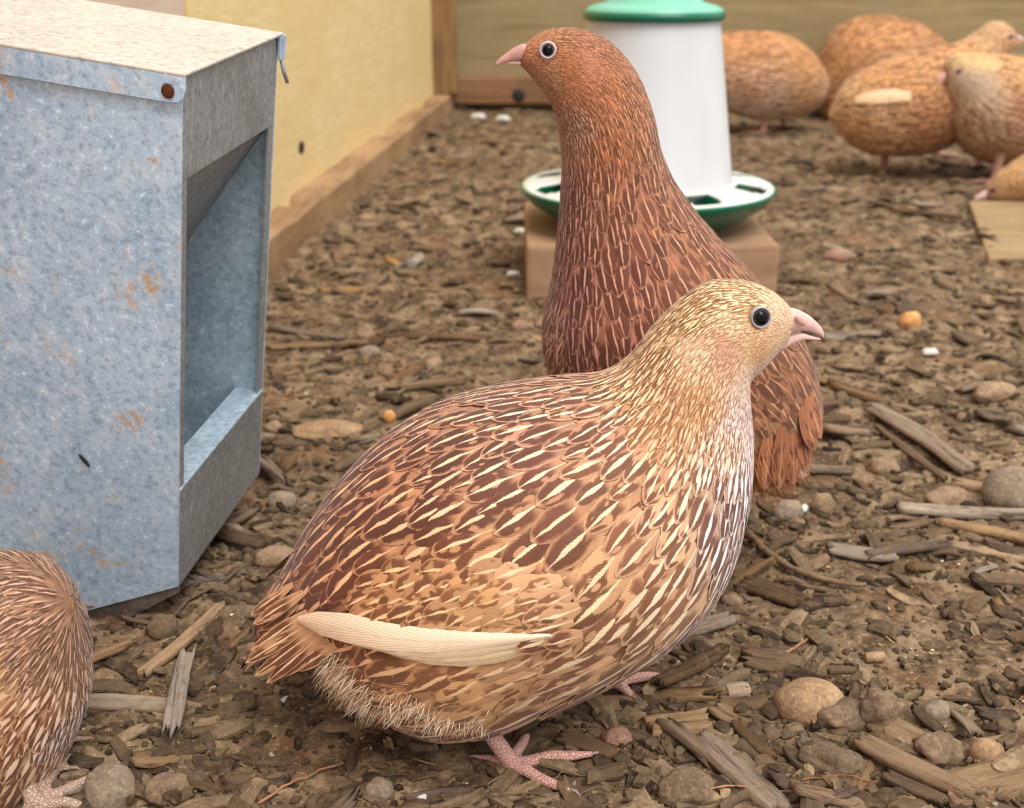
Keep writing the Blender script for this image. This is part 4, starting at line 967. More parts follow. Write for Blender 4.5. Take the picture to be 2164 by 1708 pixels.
# ================================================================== the other quails
def simple_legs(hips, feet, L=0.026, dirang=0.0, spread=35, lw=1.0):
    out = []; toes = []
    for hp, an in zip(hips, feet):
        an = an.copy(); an.z = gz(an.x, an.y)+0.004; out.append(([hp, hp.lerp(an, .5), an], [lw*3.6, lw*2.6, lw*2.8]))
        for a, l in ((dirang, L*1.1), (dirang+spread, L*.85), (dirang-spread, L*.85), (dirang+180, L*.4)):
            e_ = an+Vector((math.cos(math.radians(a))*l, math.sin(math.radians(a))*l, 0)); tp = toe_path(an.copy(), e_); out.append((tp, [2.5, 2, 1.8, 1.6, 1.0])); toes.append(tp)
    return [(a, [r*0.001 for r in b]) for a, b in out], toes

# foreground, cut by the left edge
pairs = [((148, 1262), (160, 1290), .8), ((126, 1236), (170, 1328), .84), ((86, 1204), (179, 1376), .86), ((30, 1182), (183, 1420), .88), ((-40, 1184), (183, 1465), .9), ((-110, 1225), (178, 1510), .9), ((-170, 1290), (138, 1600), .9),
 ((-220, 1380), (84, 1668), .88), ((-250, 1470), (20, 1700), .86), ((-255, 1560), (-50, 1715), .8), ((-240, 1630), (-120, 1710), .7)]
B = Bird(pairs, (0, 0.300, 0), 0.0, NR=60, NT=52)
print('left zmin', B.zmin)
f1 = on_ground(75, 1712); f2 = on_ground(20, 1640)
ll, tl = simple_legs([at_plane(40, 1600, Vector((0, .290, 0)), B.n), at_plane(0, 1560, Vector((0, .31, 0)), B.n)], [f1, f2], .022, 42, 38)
me = body_mesh(B, 'quail', ll, (196, 170, 150), (178, 134, 94), 0.0009)
lq = root_body('quail', me, 'tan and chestnut quail bending down, cut by the left edge in front of the feeder', 'quail')
claws(lq, tl, M_CLAW)
LC = [
 (60, 1200, (150, 112, 84), (104, 70, 52), (206, 170, 144), 8, 2.6, .18, .7, .3, 30),
 (140, 1290, (150, 108, 80), (110, 72, 50), (208, 168, 140), 8, 2.4, .2, .7, .3, 10),
 (0, 1260, (196, 150, 104), (158, 106, 68), (232, 190, 140), 9, 3.2, .2, .45, .1, 10),
 (60, 1340, (204, 160, 112), (164, 114, 72), (236, 198, 150), 9, 3.2, .2, .3, .05, 0),
 (20, 1450, (206, 160, 112), (164, 110, 70), (238, 200, 152), 10, 3.8, .2, .35, .05, 0),
 (130, 1420, (186, 132, 90), (128, 72, 44), (246, 216, 182), 10, 3.8, .26, .75, .2, 0),
 (168, 1460, (206, 164, 136), (120, 68, 48), (250, 232, 216), 9, 3.0, .34, .85, .5, 0),
 (100, 1530, (194, 142, 98), (130, 76, 48), (246, 212, 168), 12, 4.6, .26, .75, .1, 0),
 (30, 1580, (206, 158, 108), (138, 84, 52), (248, 214, 166), 13, 5.2, .26, .65, .05, 0),
 (60, 1660, (196, 154, 122), (136, 88, 64), (240, 214, 190), 12, 4.4, .26, .6, .2, 0)]
plume(B, lq, LC, 16000, under=True, label='loose tan and brown feathers with cream streaks', dens=0.42, lift_k=.09)

def far_bird(pairs, Y, yaw, ctrl, label, feet=None, hips=None, eye_px=None, er=(.0025, .0034), beak=None, cand=5000, dirang=180, under=(176, 124, 84), white=None, L=.026, dens=0.48, group=None):
    B = Bird(pairs, (0, Y, 0), yaw, NR=48, NT=36)
    ll, tl = ([], [])
    if feet:
        hs = [Vector((f.x+0.004, f.y, 0.052)) for f in feet] if hips is None else hips
        ll, tl = simple_legs(hs, feet, L, dirang, 35, 1.9)
    me = body_mesh(B, 'quail', ll, (206, 160, 140), under, 0.0018)
    r = root_body('quail', me, label, 'quail', group); ey = ()
    if tl: claws(r, tl, M_CLAW)
    if eye_px:
        q = eye(B, r, *eye_px, *er, M_RING2); ey = ((q, er[1]*.9),); ms = B.snap(q-B.n*(2*(q-B.o).dot(B.n))); eye(B, r, 0, 0, *er, M_RING2, side_n=ms)
    if beak:
        beak_part(B, 'upper_mandible', r, beak[0], M_BEAK, label='short pinkish upper beak', n=10); beak_part(B, 'lower_mandible', r, beak[1], M_BEAK, label='short pinkish lower beak', n=10)
    plume(B, r, ctrl, cand, eyes=ey, dens=dens, lift_k=.05, label='ginger buff feathers')
    if white:
        FE = Feathers()
        for i in range(3): path_feather(FE, B, [(x, y+(i-1)*5) for x, y in white], [0.004, 0.009, 0.010, 0.008, 0.002], 0.0022+.0005*i, sw=.05, dk=0, ed=.1, cb=(236, 196, 156), cd=(200, 150, 110), cl=(220, 180, 140))
        FE.build('flight_feathers', r, 'cream folded flight feathers')
    return B, r
def fc(px, py, b, d, l, L=13, W=6.6, sw=.2, dk=.5, ed=.1): return (px, py, b, tuple(x*.9 for x in d), l, L, W, sw, dk+.12, ed, 0)
OR = (204, 140, 84); ORD = (160, 100, 58); ORL = (236, 184, 130)
far_bird([((1440, 105), (1450, 190), .85), ((1480, 82), (1500, 218), .88), ((1530, 70), (1545, 240), .9), ((1590, 65), (1600, 255), .9), ((1645, 68), (1655, 254), .9), ((1690, 88), (1698, 242), .85), ((1722, 115), (1728, 225), .75), ((1742, 148), (1744, 200), .6)],
 1.74, 0.0, [fc(1560, 90, OR, ORD, ORL), fc(1690, 110, OR, ORD, ORL, dk=.5), fc(1560, 170, (206, 150, 108), (146, 88, 54), (240, 206, 180), sw=.3, dk=.6), fc(1600, 235, (206, 186, 168), (180, 154, 132), (226, 208, 192), sw=.1, dk=.2), fc(1540, 225, (208, 190, 174), (180, 160, 142), (230, 214, 200), dk=.1), fc(1690, 200, (190, 140, 94), (150, 100, 62), (220, 176, 130))],
 'ginger quail with a whitish belly, its head hidden behind the drinker', feet=[on_ground(1612, 284), on_ground(1655, 268)], dirang=190, cand=3600, L=.036)
far_bird([((1995, 120), (1985, 200), .8), ((1955, 62), (1965, 240), .9), ((1905, 36), (1925, 258), .95), ((1850, 31), (1862, 268), .98), ((1802, 46), (1802, 268), .95), ((1768, 90), (1766, 262), .85), ((1748, 150), (1748, 238), .7)],
 1.60, 0.5, [fc(1850, 60, (212, 146, 88), ORD, ORL, dk=.5), fc(1900, 130, (200, 150, 116), (158, 104, 74), (226, 190, 164), sw=.2, dk=.4), fc(1780, 130, OR, ORD, ORL), fc(1780, 220, (198, 148, 98), (150, 100, 60), (230, 186, 136)), fc(1950, 80, OR, ORD, ORL)],
 'round-backed ginger quail with its head down, beside the wall between the others', cand=3600, feet=[on_ground(1800, 292)], dirang=60)
far_bird([((2143, 62), (2150, 92), .7), ((2122, 46), (2138, 106), .75), ((2092, 46), (2118, 122), .8), ((2062, 66), (2100, 150), .85), ((2018, 90), (2070, 225), .88), ((1962, 97), (2018, 300), .9), ((1905, 110), (1955, 328), .92), ((1852, 134), (1890, 332), .92), ((1808, 156), (1832, 326), .9), ((1776, 188), (1790, 300), .8), ((1761, 218), (1766, 270), .7)],
 1.38, 0.0, [fc(2110, 70, (216, 168, 118), (180, 126, 80), (240, 206, 160), L=7, W=3), fc(2000, 120, (210, 148, 92), ORD, ORL), fc(1880, 150, (208, 146, 90), (156, 98, 58), ORL), fc(1960, 250, (186, 126, 82), (144, 90, 56), (220, 168, 124)), fc(1860, 260, (204, 156, 110), (162, 112, 72), (232, 190, 146)), fc(1800, 220, (212, 164, 116), (170, 120, 76), (236, 196, 150))],
 'ginger quail with a raised head and a cream wing bar behind the pale-faced one', feet=[on_ground(1866, 362), on_ground(1980, 330)], dirang=-8, eye_px=(2136, 78), er=(.0026, .0034),
 beak=([((2144, 70), (2150, 86), .7), ((2156, 76), (2158, 88), .6), ((2167, 84), (2167, 89), .5)], [((2146, 84), (2150, 94), .7), ((2158, 86), (2160, 91), .6)]), white=[(1925, 205), (1895, 203), (1865, 205), (1835, 208), (1808, 212)], cand=4200, L=.032)
far_bird([((1998, 142), (1992, 188), .8), ((2010, 120), (2003, 204), .85), ((2040, 110), (2010, 228), .86), ((2080, 113), (2014, 268), .88), ((2130, 114), (2036, 316), .9), ((2185, 124), (2085, 345), .92), ((2240, 152), (2150, 348), .9), ((2285, 200), (2220, 325), .8), ((2305, 245), (2275, 300), .6)],
 1.26, 0.15, [fc(2035, 125, (232, 190, 128), (190, 146, 92), (246, 214, 160), L=6, W=2.4), fc(2030, 165, (212, 180, 150), (180, 146, 118), (230, 206, 180), L=4, W=2), fc(2110, 140, (216, 162, 100), (170, 112, 62), ORL), fc(2040, 240, (200, 160, 124), (160, 114, 82), (226, 196, 166)), fc(2120, 220, (184, 120, 84), (138, 82, 58), (220, 172, 140), dk=.6), fc(2070, 320, (190, 142, 98), (150, 104, 68), (222, 184, 140))],
 'pale-faced buff quail facing left at the right edge', feet=[on_ground(2100, 392), on_ground(2066, 352)], dirang=178, eye_px=(2026, 151), er=(.0025, .0032),
 beak=([((2002, 146), (1996, 172), .8), ((1990, 156), (1990, 177), .7), ((1981, 172), (1983, 184), .4)], [((2000, 170), (1998, 184), .8), ((1990, 177), (1990, 183), .6)]), cand=4600, L=.034)
far_bird([((2084, 398), (2084, 426), .8), ((2104, 372), (2108, 430), .85), ((2138, 344), (2152, 428), .9), ((2185, 318), (2212, 424), .92), ((2245, 300), (2270, 412), .92), ((2300, 312), (2315, 385), .8)],
 1.20, 0.0, [fc(2120, 370, (206, 160, 104), (160, 110, 64), (232, 190, 136), L=9, W=4), fc(2100, 410, (188, 144, 100), (150, 108, 72), (220, 180, 130), L=5, W=2.4), fc(2200, 360, (184, 136, 90), (140, 94, 58), (220, 172, 126))],
 'buff quail pecking at the ground, its head low below the pale-faced quail', eye_px=(2098, 402), er=(.0027, .0032),
 beak=([((2086, 400), (2086, 420), .8), ((2072, 408), (2074, 424), .7), ((2058, 418), (2060, 426), .5)], [((2086, 418), (2086, 426), .8), ((2070, 422), (2072, 427), .6)]), cand=2600, feet=None)
# ================================================================== litter on the ground
M_CHIP = mat_wood('wood_chip', (104, 84, 66), (146, 122, 97), (124, 101, 79))
M_BARK = mat_wood('bark', (78, 62, 50), (112, 91, 72), (98, 78, 60))
M_FRESH = mat_wood('fresh_wood', (128, 100, 70), (166, 132, 94), (118, 94, 70))
M_GREYW = mat_wood('grey_wood', (126, 110, 96), (166, 148, 128), (140, 120, 100))
M_STONE = mat_stone('stone', (122, 98, 76), (150, 124, 98)); M_STONE_T = mat_stone('stone_tan', (138, 108, 80), (164, 134, 102), False)
M_STONE_G = mat_stone('stone_grey', (116, 100, 84), (146, 128, 108), False); M_STONE_O = mat_stone('stone_orange', (196, 136, 82), (214, 160, 104), False)
M_STONE_R = mat_stone('stone_reddish', (136, 100, 84), (158, 124, 104), False); M_CLOD = mat_stone('clod', (96, 78, 62), (128, 106, 84))
M_DROP = mat_stone('droppings', (214, 208, 196), (236, 232, 222), False); M_TWIG = mat_wood('twig', (104, 82, 64), (142, 114, 86), (120, 96, 72), 40, 400)
M_TWIGO = mat_wood('twig_orange', (170, 116, 80), (196, 142, 104), (150, 110, 80), 40, 400); M_BITS = mat_bits()

def chip_geo(L, W, T, jag=.12, bend=.06, nx=12, ny=5, r=random, taper=(1, 1), split=0):
    """rough splinter: long axis X, ragged ends, ridged grain on top"""
    top = []; bot = []; b = r.uniform(-bend, bend); bw = r.uniform(-bend, bend); s = r.random()*100; ej = [r.uniform(0, jag) for _ in range(ny+1)]; ek = [r.uniform(0, jag) for _ in range(ny+1)]
    for i in range(nx+1):
        f = i/nx; wid = (taper[0]*(1-f)+taper[1]*f)*(1+.16*mnoise.noise(Vector((f*4, s, 0)))+.07*mnoise.noise(Vector((f*14, s, 3))))*(0.70+.30*math.sin(math.pi*min(1, max(0, .12+f*.76))))
        for j in range(ny+1):
            g = j/ny*2-1; x = (-.5+ej[j]+(1-ej[j]-ek[j])*f)*L
            rg = mnoise.noise(Vector((g*3.5, s+7, f*.7)))*.34+mnoise.noise(Vector((g*9, s+9, f*2)))*.16; z = b*L*(1-(2*f-1)**2)
            y = g*W/2*wid+bw*L*(1-(2*f-1)**2); ed = (1-.5*g**4)
            top.append(Vector((x, y, z+T*(.5+rg)*ed))); bot.append(Vector((x, y, z-T*.5*ed)))
    vs = top+bot; n = len(top); fs = []; k = ny+1
    for i in range(nx):
        for j in range(ny):
            a = i*k+j; fs.append((a, a+k, a+k+1, a+1)); fs.append((n+a, n+a+1, n+a+k+1, n+a+k))
    for i in range(nx):
        a = i*k; fs.append((a, n+a, n+a+k, a+k)); a = i*k+ny; fs.append((a, a+k, n+a+k, n+a))
    for j in range(ny):
        fs.append((j, j+1, n+j+1, n+j)); a = nx*k+j; fs.append((a, n+a, n+a+1, a+1))
    return vs, fs
def rock_geo(rx, ry, rz, rough=.12, seed=0, sub=3, ang=0.0):
    bm = bmesh.new(); bmesh.ops.create_icosphere(bm, subdivisions=sub, radius=1)
    for v in bm.verts:
        p = v.co.copy(); d = 1+rough*mnoise.noise(p*1.3+Vector((seed*3.1, 0, 0)))*1.6+rough*.5*mnoise.noise(p*3.4+Vector((0, seed, 0)))+rough*.22*mnoise.noise(p*8+Vector((0, seed, 5)))
        if ang: d = d*(1-ang)+ang*(0.80/max(abs(p.x), abs(p.y), abs(p.z), .62*(abs(p.x)+abs(p.y)*.9+abs(p.z)*.8)))
        v.co = Vector((p.x*rx*d, p.y*ry*d, p.z*rz*d))
    vs = [v.co.copy() for v in bm.verts]; fs = [tuple(v.index for v in f.verts) for f in bm.faces]; bm.free(); return vs, fs
def norm_at(x, y, e=.004):
    a = ground_h(np.array([x+e, x-e, x, x]), np.array([y, y, y+e, y-e])); return Vector((-(a[0]-a[1])/(2*e), -(a[2]-a[3])/(2*e), 1)).normalized()
def place_mat(x, y, z, ang, tilt=None):
    n = norm_at(x, y, .012) if tilt is None else tilt; q = Vector((0, 0, 1)).rotation_difference(n).to_matrix().to_4x4()
    return Matrix.Translation((x, y, z)) @ q @ Matrix.Rotation(ang, 4, 'Z')
USED = [(-.17, .30, .075), (-.06, .40, .05)]
def seat(vs, M, lift):     # rest the middle of a piece on the soil under it
    c = M.translation; return lift
def hero_chip(a, b, width, T, mat, name, label, cat, jag=.1, bend=.03, lift=0.0, nx=22, ny=8, taper=(1, 1), group=None):
    pa, pb = on_ground(*a), on_ground(*b); c = (pa+pb)/2; d = pb-pa; L = d.length*1.05; W = width
    d.normalize(); zz = max(gz(c.x+d.x*t*L, c.y+d.y*t*L) for t in (-.4, -.2, 0, .2, .4)); up = Vector((0, 0, 1)); sl = math.atan2(gz(pb.x, pb.y)-gz(pa.x, pa.y), L)*.6
    vs, fs = chip_geo(L, W, T, jag, bend, nx, ny, random, taper)
    o = obj(name, vs, fs, mat); o.matrix_world = Matrix.Translation((c.x, c.y, zz+T*.15+lift)) @ Matrix.Rotation(math.atan2(d.y, d.x), 4, 'Z') @ Matrix.Rotation(-sl, 4, 'Y')
    tag(o, label, cat, group); USED.append((c.x, c.y, L*.4)); return o
def hero_rock(px, py, rx, ry, rz, mat, name, label, cat, rough=.1, ang=0.0, sink=.45, rot=0.0, seed=None, smooth=True, group=None):
    p = on_ground(px, py); vs, fs = rock_geo(rx, ry, rz, rough, seed if seed is not None else random.randint(0, 99), 4, ang)
    o = obj(name, vs, fs, mat, None, smooth); o.matrix_world = Matrix.Translation((p.x, p.y+ry*.6, gz(p.x, p.y+ry*.6)+rz*sink)) @ Matrix.Rotation(rot, 4, 'Z'); tag(o, label, cat, group); USED.append((p.x, p.y+ry*.6, max(rx, ry)*.9)); return o
# px, py = the lowest visible point of each stone
HR = [
 (1720, 1522, .0120, .0095, .0088, M_STONE_T, 'large smooth rounded tan stone half buried right of the front quail', .05, 0, .25, 0),
 (2150, 1085, .0150, .0120, .0135, M_STONE_G, 'big round grey stone at the right edge', .06, 0, .45, 0),
 (2090, 1618, .0056, .0046, .0048, M_STONE_T, 'small rounded tan stone near the lower right corner', .05, 0, .4, 0),
 (1305, 1575, .0050, .0042, .0045, M_STONE_R, 'reddish brown pebble right of the front quail\'s toes', .07, 0, .35, 0),
 (690, 922, .0200, .0100, .0050, M_STONE_T, 'flat sandy stone lying behind the front quail\'s back', .12, .2, .2, .1),
 (822, 888, .0034, .0030, .0040, M_STONE_O, 'small orange pebble behind the front quail\'s back', .05, 0, .5, 0),
 (1925, 694, .0080, .0060, .0080, M_STONE_O, 'orange brown stone on the mulch to the right', .14, .3, .3, .3),
 (1772, 552, .0120, .0070, .0066, M_STONE_R, 'oval pinkish brown pebble in the blurred mulch', .06, 0, .35, .2),
 (225, 1712, .0086, .0078, .0110, M_STONE_G, 'tall grey rock near the lower left corner', .12, .5, .25, .4),
 (338, 1345, .0068, .0056, .0060, M_CLOD, 'dark crumbly rock beside the tip of the feeder', .16, .6, .45, .7),
 (595, 1075, .0072, .0058, .0052, M_STONE_G, 'rounded grey stone beside the lower end of the feeder', .09, .3, .35, .2),
 (580, 1195, .0100, .0066, .0048, M_STONE, 'flat angular stone touching the quail\'s rump from behind', .12, .5, .35, .2),
 (1668, 1098, .0082, .0060, .0062, M_STONE_G, 'brownish grey stone with a white dropping, right of the front quail\'s breast', .10, .4, .35, .5),
 (1742, 1085, .0068, .0055, .0062, M_STONE, 'angular brown stone leaning against the one with the dropping', .12, .6, .4, .9),
 (2010, 1075, .0120, .0080, .0066, M_STONE, 'broad brown stone left of the big round grey one', .12, .4, .3, .1),
 (1870, 1000, .0085, .0060, .0055, M_STONE, 'blunt brown stone below the long fallen splinter', .12, .4, .3, .1),
 (1982, 1522, .0052, .0042, .0042, M_STONE_G, 'small grey stone alone right of the tan stone', .10, .4, .4, .3),
 (1780, 1545, .0085, .0060, .0055, M_CLOD, 'dark soil clod pressed against the tan stone', .24, .2, .3, .3),
 (1860, 1540, .0066, .0056, .0078, M_CLOD, 'upright lumpy clod right of the tan stone', .24, .2, .3, .3),
 (1455, 1700, .0100, .0080, .0060, M_CLOD, 'big dark lumpy clod at the bottom edge right of the toes', .22, .4, .3, .1),
 (1990, 1618, .0080, .0056, .0055, M_CLOD, 'double-lobed grey clod left of the small rounded tan stone', .24, .2, .3, .1),
 (1760, 1640, .0100, .0060, .0050, M_CLOD, 'long rough clod between the large splinters at the lower right', .24, .3, .3, -.4),
 (780, 750, .0070, .0050, .0045, M_STONE_G, 'grey stone in the mulch left of the brown quail\'s breast', .1, .3, .3, .2),
 (1098, 700, .0060, .0045, .0050, M_STONE_R, 'pinkish stone below the wooden block', .1, .3, .3, .2),
 (800, 1690, .0050, .0042, .0040, M_STONE_G, 'dark flat pebble at the bottom edge under the quail', .12, .5, .3, .2),
 (2105, 850, .0130, .0080, .0075, M_STONE, 'rough brown lump at the right edge above the splinters', .2, .4, .3, .1),
 (350, 1700, .0075, .0056, .0050, M_CLOD, 'woody brown clod right of the tall grey rock', .2, .5, .3, .5),
]
for px, py, rx, ry, rz, mt, lb_, rg, an, sk_, ro in HR: hero_rock(px, py, rx, ry, rz, mt, 'clod' if 'clod' in lb_ else ('pebble' if 'pebble' in lb_ else 'stone'), lb_, 'clod' if 'clod' in lb_ else 'stone', rg, an, sk_, ro)
HC_ = [
 ((175, 1493), (362, 1502), .0078, .0030, M_GREYW, 'flat grey-brown wood splinter lying beside the left quail', .05, .0),
 ((402, 1378), (362, 1585), .0064, .0026, M_GREYW, 'forked pale splinter crossing over the flat one', .16, .0035),
 ((1838, 872), (2045, 1012), .0120, .0040, M_CHIP, 'long broad splinter slanting down towards the big grey stone', .06, .001),
 ((1850, 915), (2000, 1030), .0036, .0030, M_CHIP, 'thin splinter alongside the long broad one', .1, .0),
 ((1895, 1092), (2200, 1102), .0060, .0045, M_GREYW, 'long straight grey stick reaching the right edge', .04, .002),
 ((1985, 1122), (2200, 1160), .0052, .0036, M_FRESH, 'orange splinter just below the straight grey stick', .06, .0025),
 ((2010, 1160), (2200, 1196), .0050, .0036, M_FRESH, 'lowest of the three parallel splinters at the right edge', .06, .0),
 ((1730, 1165), (1905, 1185), .0105, .0030, M_GREYW, 'ragged flat bark piece right of the quail\'s breast', .2, .001),
 ((1830, 1195), (2000, 1165), .0050, .0036, M_BARK, 'dark crooked stick across the ragged bark piece', .1, .003),
 ((1560, 1238), (1712, 1285), .0115, .0034, M_BARK, 'dark frayed chip sticking out from under the quail\'s breast', .22, .0),
 ((1368, 1548), (1498, 1532), .0120, .0050, M_FRESH, 'short orange-striped wood chunk with a white dropping', .08, .0),
 ((1535, 1463), (1582, 1460), .0078, .0034, M_GREYW, 'small square striped grey chip left of the tan stone', .04, .0),
 ((1480, 1568), (1650, 1725), .0100, .0040, M_CHIP, 'thick fibrous splinter running to the bottom edge', .12, .001),
 ((1555, 1535), (1635, 1615), .0056, .0030, M_BARK, 'short dark splinter beside the thick fibrous one', .1, .0),
 ((1812, 1592), (2060, 1700), .0085, .0036, M_CHIP, 'long splinter slanting to the lower right corner', .1, .002),
 ((1990, 1690), (2230, 1630), .0150, .0045, M_CHIP, 'broad ragged slab filling the lower right corner', .08, .001),
 ((1870, 1668), (2000, 1712), .0060, .0030, M_BARK, 'narrow dark splinter under the lower right slabs', .1, .0),
 ((1560, 1400), (1680, 1425), .0130, .0030, M_BARK, 'curled dark bark flake above the square grey chip', .25, .001),
 ((1418, 1350), (1545, 1318), .0090, .0032, M_GREYW, 'grey board fragment under the quail\'s breast', .08, .0),
 ((1385, 1475), (1530, 1400), .0060, .0036, M_BARK, 'brown stick leaning up towards the curled bark flake', .08, .002),
 ((565, 740), (705, 735), .0080, .0034, M_CHIP, 'reddish brown chip just right of the feeder', .12, .0),
 ((570, 690), (730, 722), .0060, .0034, M_CHIP, 'long chip in the mulch right of the feeder opening', .1, .0),
 ((800, 715), (1010, 722), .0050, .0036, M_BARK, 'long dark stick lying left of the brown quail', .06, .0),
 ((300, 1440), (470, 1290), .0048, .0036, M_FRESH, 'brown and orange stick below the feeder corner', .06, .001),
 ((450, 1140), (560, 1175), .0075, .0034, M_BARK, 'dark bark strip under the edge of the feeder', .12, .002),
 ((1180, 1560), (1330, 1610), .0060, .0030, M_BARK, 'sunken bark strip behind the quail\'s toes', .1, -.001),
 ((860, 1700), (1000, 1680), .0070, .0028, M_BARK, 'dark half-buried chip at the bottom edge', .1, -.001),
 ((1640, 1000), (1800, 1010), .0052, .0034, M_CHIP, 'pale chip in front of the brown quail\'s tail', .1, .001),
 ((1880, 455), (2030, 470), .0095, .0040, M_BARK, 'long blurred bark strip left of the plank', .08, .001),
]
for a, b, wd, T, mt, lb_, jg, lf in HC_: hero_chip(a, b, wd, T, mt, 'wood_chip' if 'stick' not in lb_ else 'stick', lb_, 'stick' if 'stick' in lb_ else 'wood chip', jg, .02, lf)
# plank on the ground at the right
m = MB(); m.slab([on_ground(*q)+Vector((0, 0, .006)) for q in ((2046, 436), (2088, 552), (2340, 556), (2300, 436))], Vector((0, 0, -.016)))
o = m.build('plank', mat_board('plank_timber', (132, 108, 78), (168, 142, 104), (146, 118, 84), sc=(8, 90, 60)), None, False, .002); tag(o, 'weathered pale plank lying on the ground at the right edge below the birds', 'plank')
# twigs
def twig(pxs, r, mat, label, lift=.0012, name='twig'):
    P = [on_ground(*p) for p in pxs]; S = catmull([[*p] for p in P], 14); pts = [Vector((v[0], v[1], gz(v[0], v[1])+lift+r)) for v in S]; rad = [r*(1-.5*i/13)*(1+.2*random.uniform(-1, 1)) for i in range(14)]
    v, f = tube(pts, rad, 8); o = obj(name, v, f, mat); tag(o, label, 'twig'); return o
twig([(545, 1706), (640, 1655), (728, 1620)], .00055, M_TWIGO, 'thin orange twig at the bottom edge left of the toes')
twig([(1578, 1140), (1640, 1195), (1700, 1225), (1830, 1250)], .0019, M_TWIG, 'long curved brown twig right of the quail\'s breast')
twig([(1655, 1235), (1745, 1262)], .0016, M_TWIG, 'short brown twig just below the curved one')
twig([(1658, 1388), (1714, 1352)], .0007, M_TWIGO, 'straight straw-coloured twig above the tan stone')
twig([(232, 1290), (330, 1330), (480, 1240), (530, 1205)], .0011, M_TWIG, 'thin twig running from the feeder tip towards the quail\'s tail')
twig([(60, 1712), (120, 1700), (190, 1662)], .0016, M_GREYW, 'speckled grey twig in front of the left quail')
twig([(840, 840), (905, 790), (955, 770)], .0010, M_TWIG, 'dark fine twig left of the brown quail\'s breast')
for i, pp_ in enumerate([[(1170, 1662), (1200, 1640), (1262, 1660), (1290, 1690)], [(1060, 1650), (1030, 1672), (1100, 1690), (1180, 1702)], [(1210, 1690), (1260, 1672), (1330, 1680)], [(1180, 1640), (1235, 1650), (1255, 1630)]]):
    twig(pp_, .00028, M_TWIG, ('fine hair-like root over the front toe tips', 'fine hair-like root looping below the foot', 'fine hair-like root right of the lowest toe', 'fine hair-like root between the two right toes')[i], .0016, 'root')
for i, pp_ in enumerate([[(1430, 1700), (1560, 1682), (1700, 1690)], [(1690, 1668), (1760, 1660), (1850, 1672)]]):
    twig(pp_, .0004, M_TWIGO, ('thin root along the bottom edge', 'thin root near the lower right slab')[i], .003, 'root')
# cylinder pellet
p = on_ground(1848, 1400); v, f = tube([p+Vector((-.0036, 0, .002)), p+Vector((-.0033, 0, .002)), p+Vector((.0033, .0006, .002)), p+Vector((.0036, .0006, .002))], [.0014, .0019, .0019, .0014], 12); o = obj('pellet', v, f, M_STONE_T); tag(o, 'small brown feed pellet on bare soil above the tan stone', 'pellet')
# loose grey feather under the feeder corner
q0 = on_ground(480, 1236); q1 = on_ground(360, 1262); it = []
for k in range(420):
    f_ = random.random(); p = q0.lerp(q1, f_)+Vector((0, 0, .0025+.004*f_)); s_ = random.choice((-1, 1)); d = (q1-q0).normalized()*.75+Vector((0, 1, 0))*s_*.55*(1-f_*.5)+Vector((0, 0, random.uniform(-.1, .35)))
    it.append((p, d, random.uniform(.005, .011)*(.5+f_), .00022, cjit((128, 114, 102), .2)))
ft = strands('loose_feather', None, it, kind=None); tag(ft, 'loose fluffy grey feather caught under the feeder corner', 'feather')
# white droppings, cream husks, yellow flakes
def specks(lst, mat, name, lab, cat, group):
    v0, f0 = rock_geo(1, .62, .4, .35, 3, 2); base = None
    for i, (px, py, r) in enumerate(lst):
        p = on_ground(px, py)
        if base is None: o = obj(name, v0, f0, mat); base = o
        else: o = base.copy(); COL.objects.link(o)
        o.matrix_world = Matrix.Translation((p.x, p.y, p.z+r*.35)) @ Matrix.Rotation(random.uniform(0, 3), 4, 'Z') @ Matrix.Scale(r, 4); tag(o, lab if isinstance(lab, str) else lab[i], cat, group)
specks([(340, 1340, .0030), (600, 1480, .0016), (1698, 1078, .0034), (1382, 1533, .0026), (892, 1690, .0030), (1085, 585, .006), (1100, 492, .0075), (1965, 748, .0060), (1010, 255, .013), (1062, 258, .013), (886, 205, .013), (1330, 1590, .0012)], M_DROP, 'dropping', ['chalky white smear on the stick below the feeder', 'tiny white dropping left of the quail\'s belly', 'white dropping on the brownish grey stone', 'white dropping on the orange-striped chunk', 'white dropping on the bottom edge under the quail', 'blurred white dropping left of the wooden block', 'white blob beside the green dish', 'white and grey ring-shaped dropping right of the quail\'s beak', 'left white blob in front of the back wall', 'right white blob in front of the back wall', 'white blob on the timber rail near the corner', 'tiny white speck above the right toe'], 'dropping', None)

# ---- scattered repeats
def far_ok(x, y, r=.0): return all((x-a)**2+(y-b)**2 > (c*.75+r)**2 for a, b, c in USED)
def bare(x, y):      # trodden bare patches of soil
    for px, py, rx, ry in BARE:
        if ((x-px)/rx)**2+((y-py)/ry)**2 < 1: return True
    return False
BARE = []
for (px, py, qx, qy) in ((1920, 1385, 2150, 1490), (1780, 1330, 1860, 1380), (640, 1560, 800, 1660), (900, 1650, 1010, 1700), (660, 820, 800, 870), (1700, 830, 1800, 870)):
    a, b = on_ground(px, py), on_ground(qx, qy); BARE.append((a.x, a.y, max(abs(b.x-a.x), .012), max(abs(b.y-a.y), .012)))
wl = lambda y: A0.x+(y-A0.y)*dW.x/dW.y
def rand_pos(ymin=.25, ymax=2.02, p=.0):
    while True:
        y = ymin*(ymax/ymin)**random.random(); x = random.uniform(-.52, .52)*y*1.02
        if x < wl(y)+.01: continue
        return x, y
AUTO = []
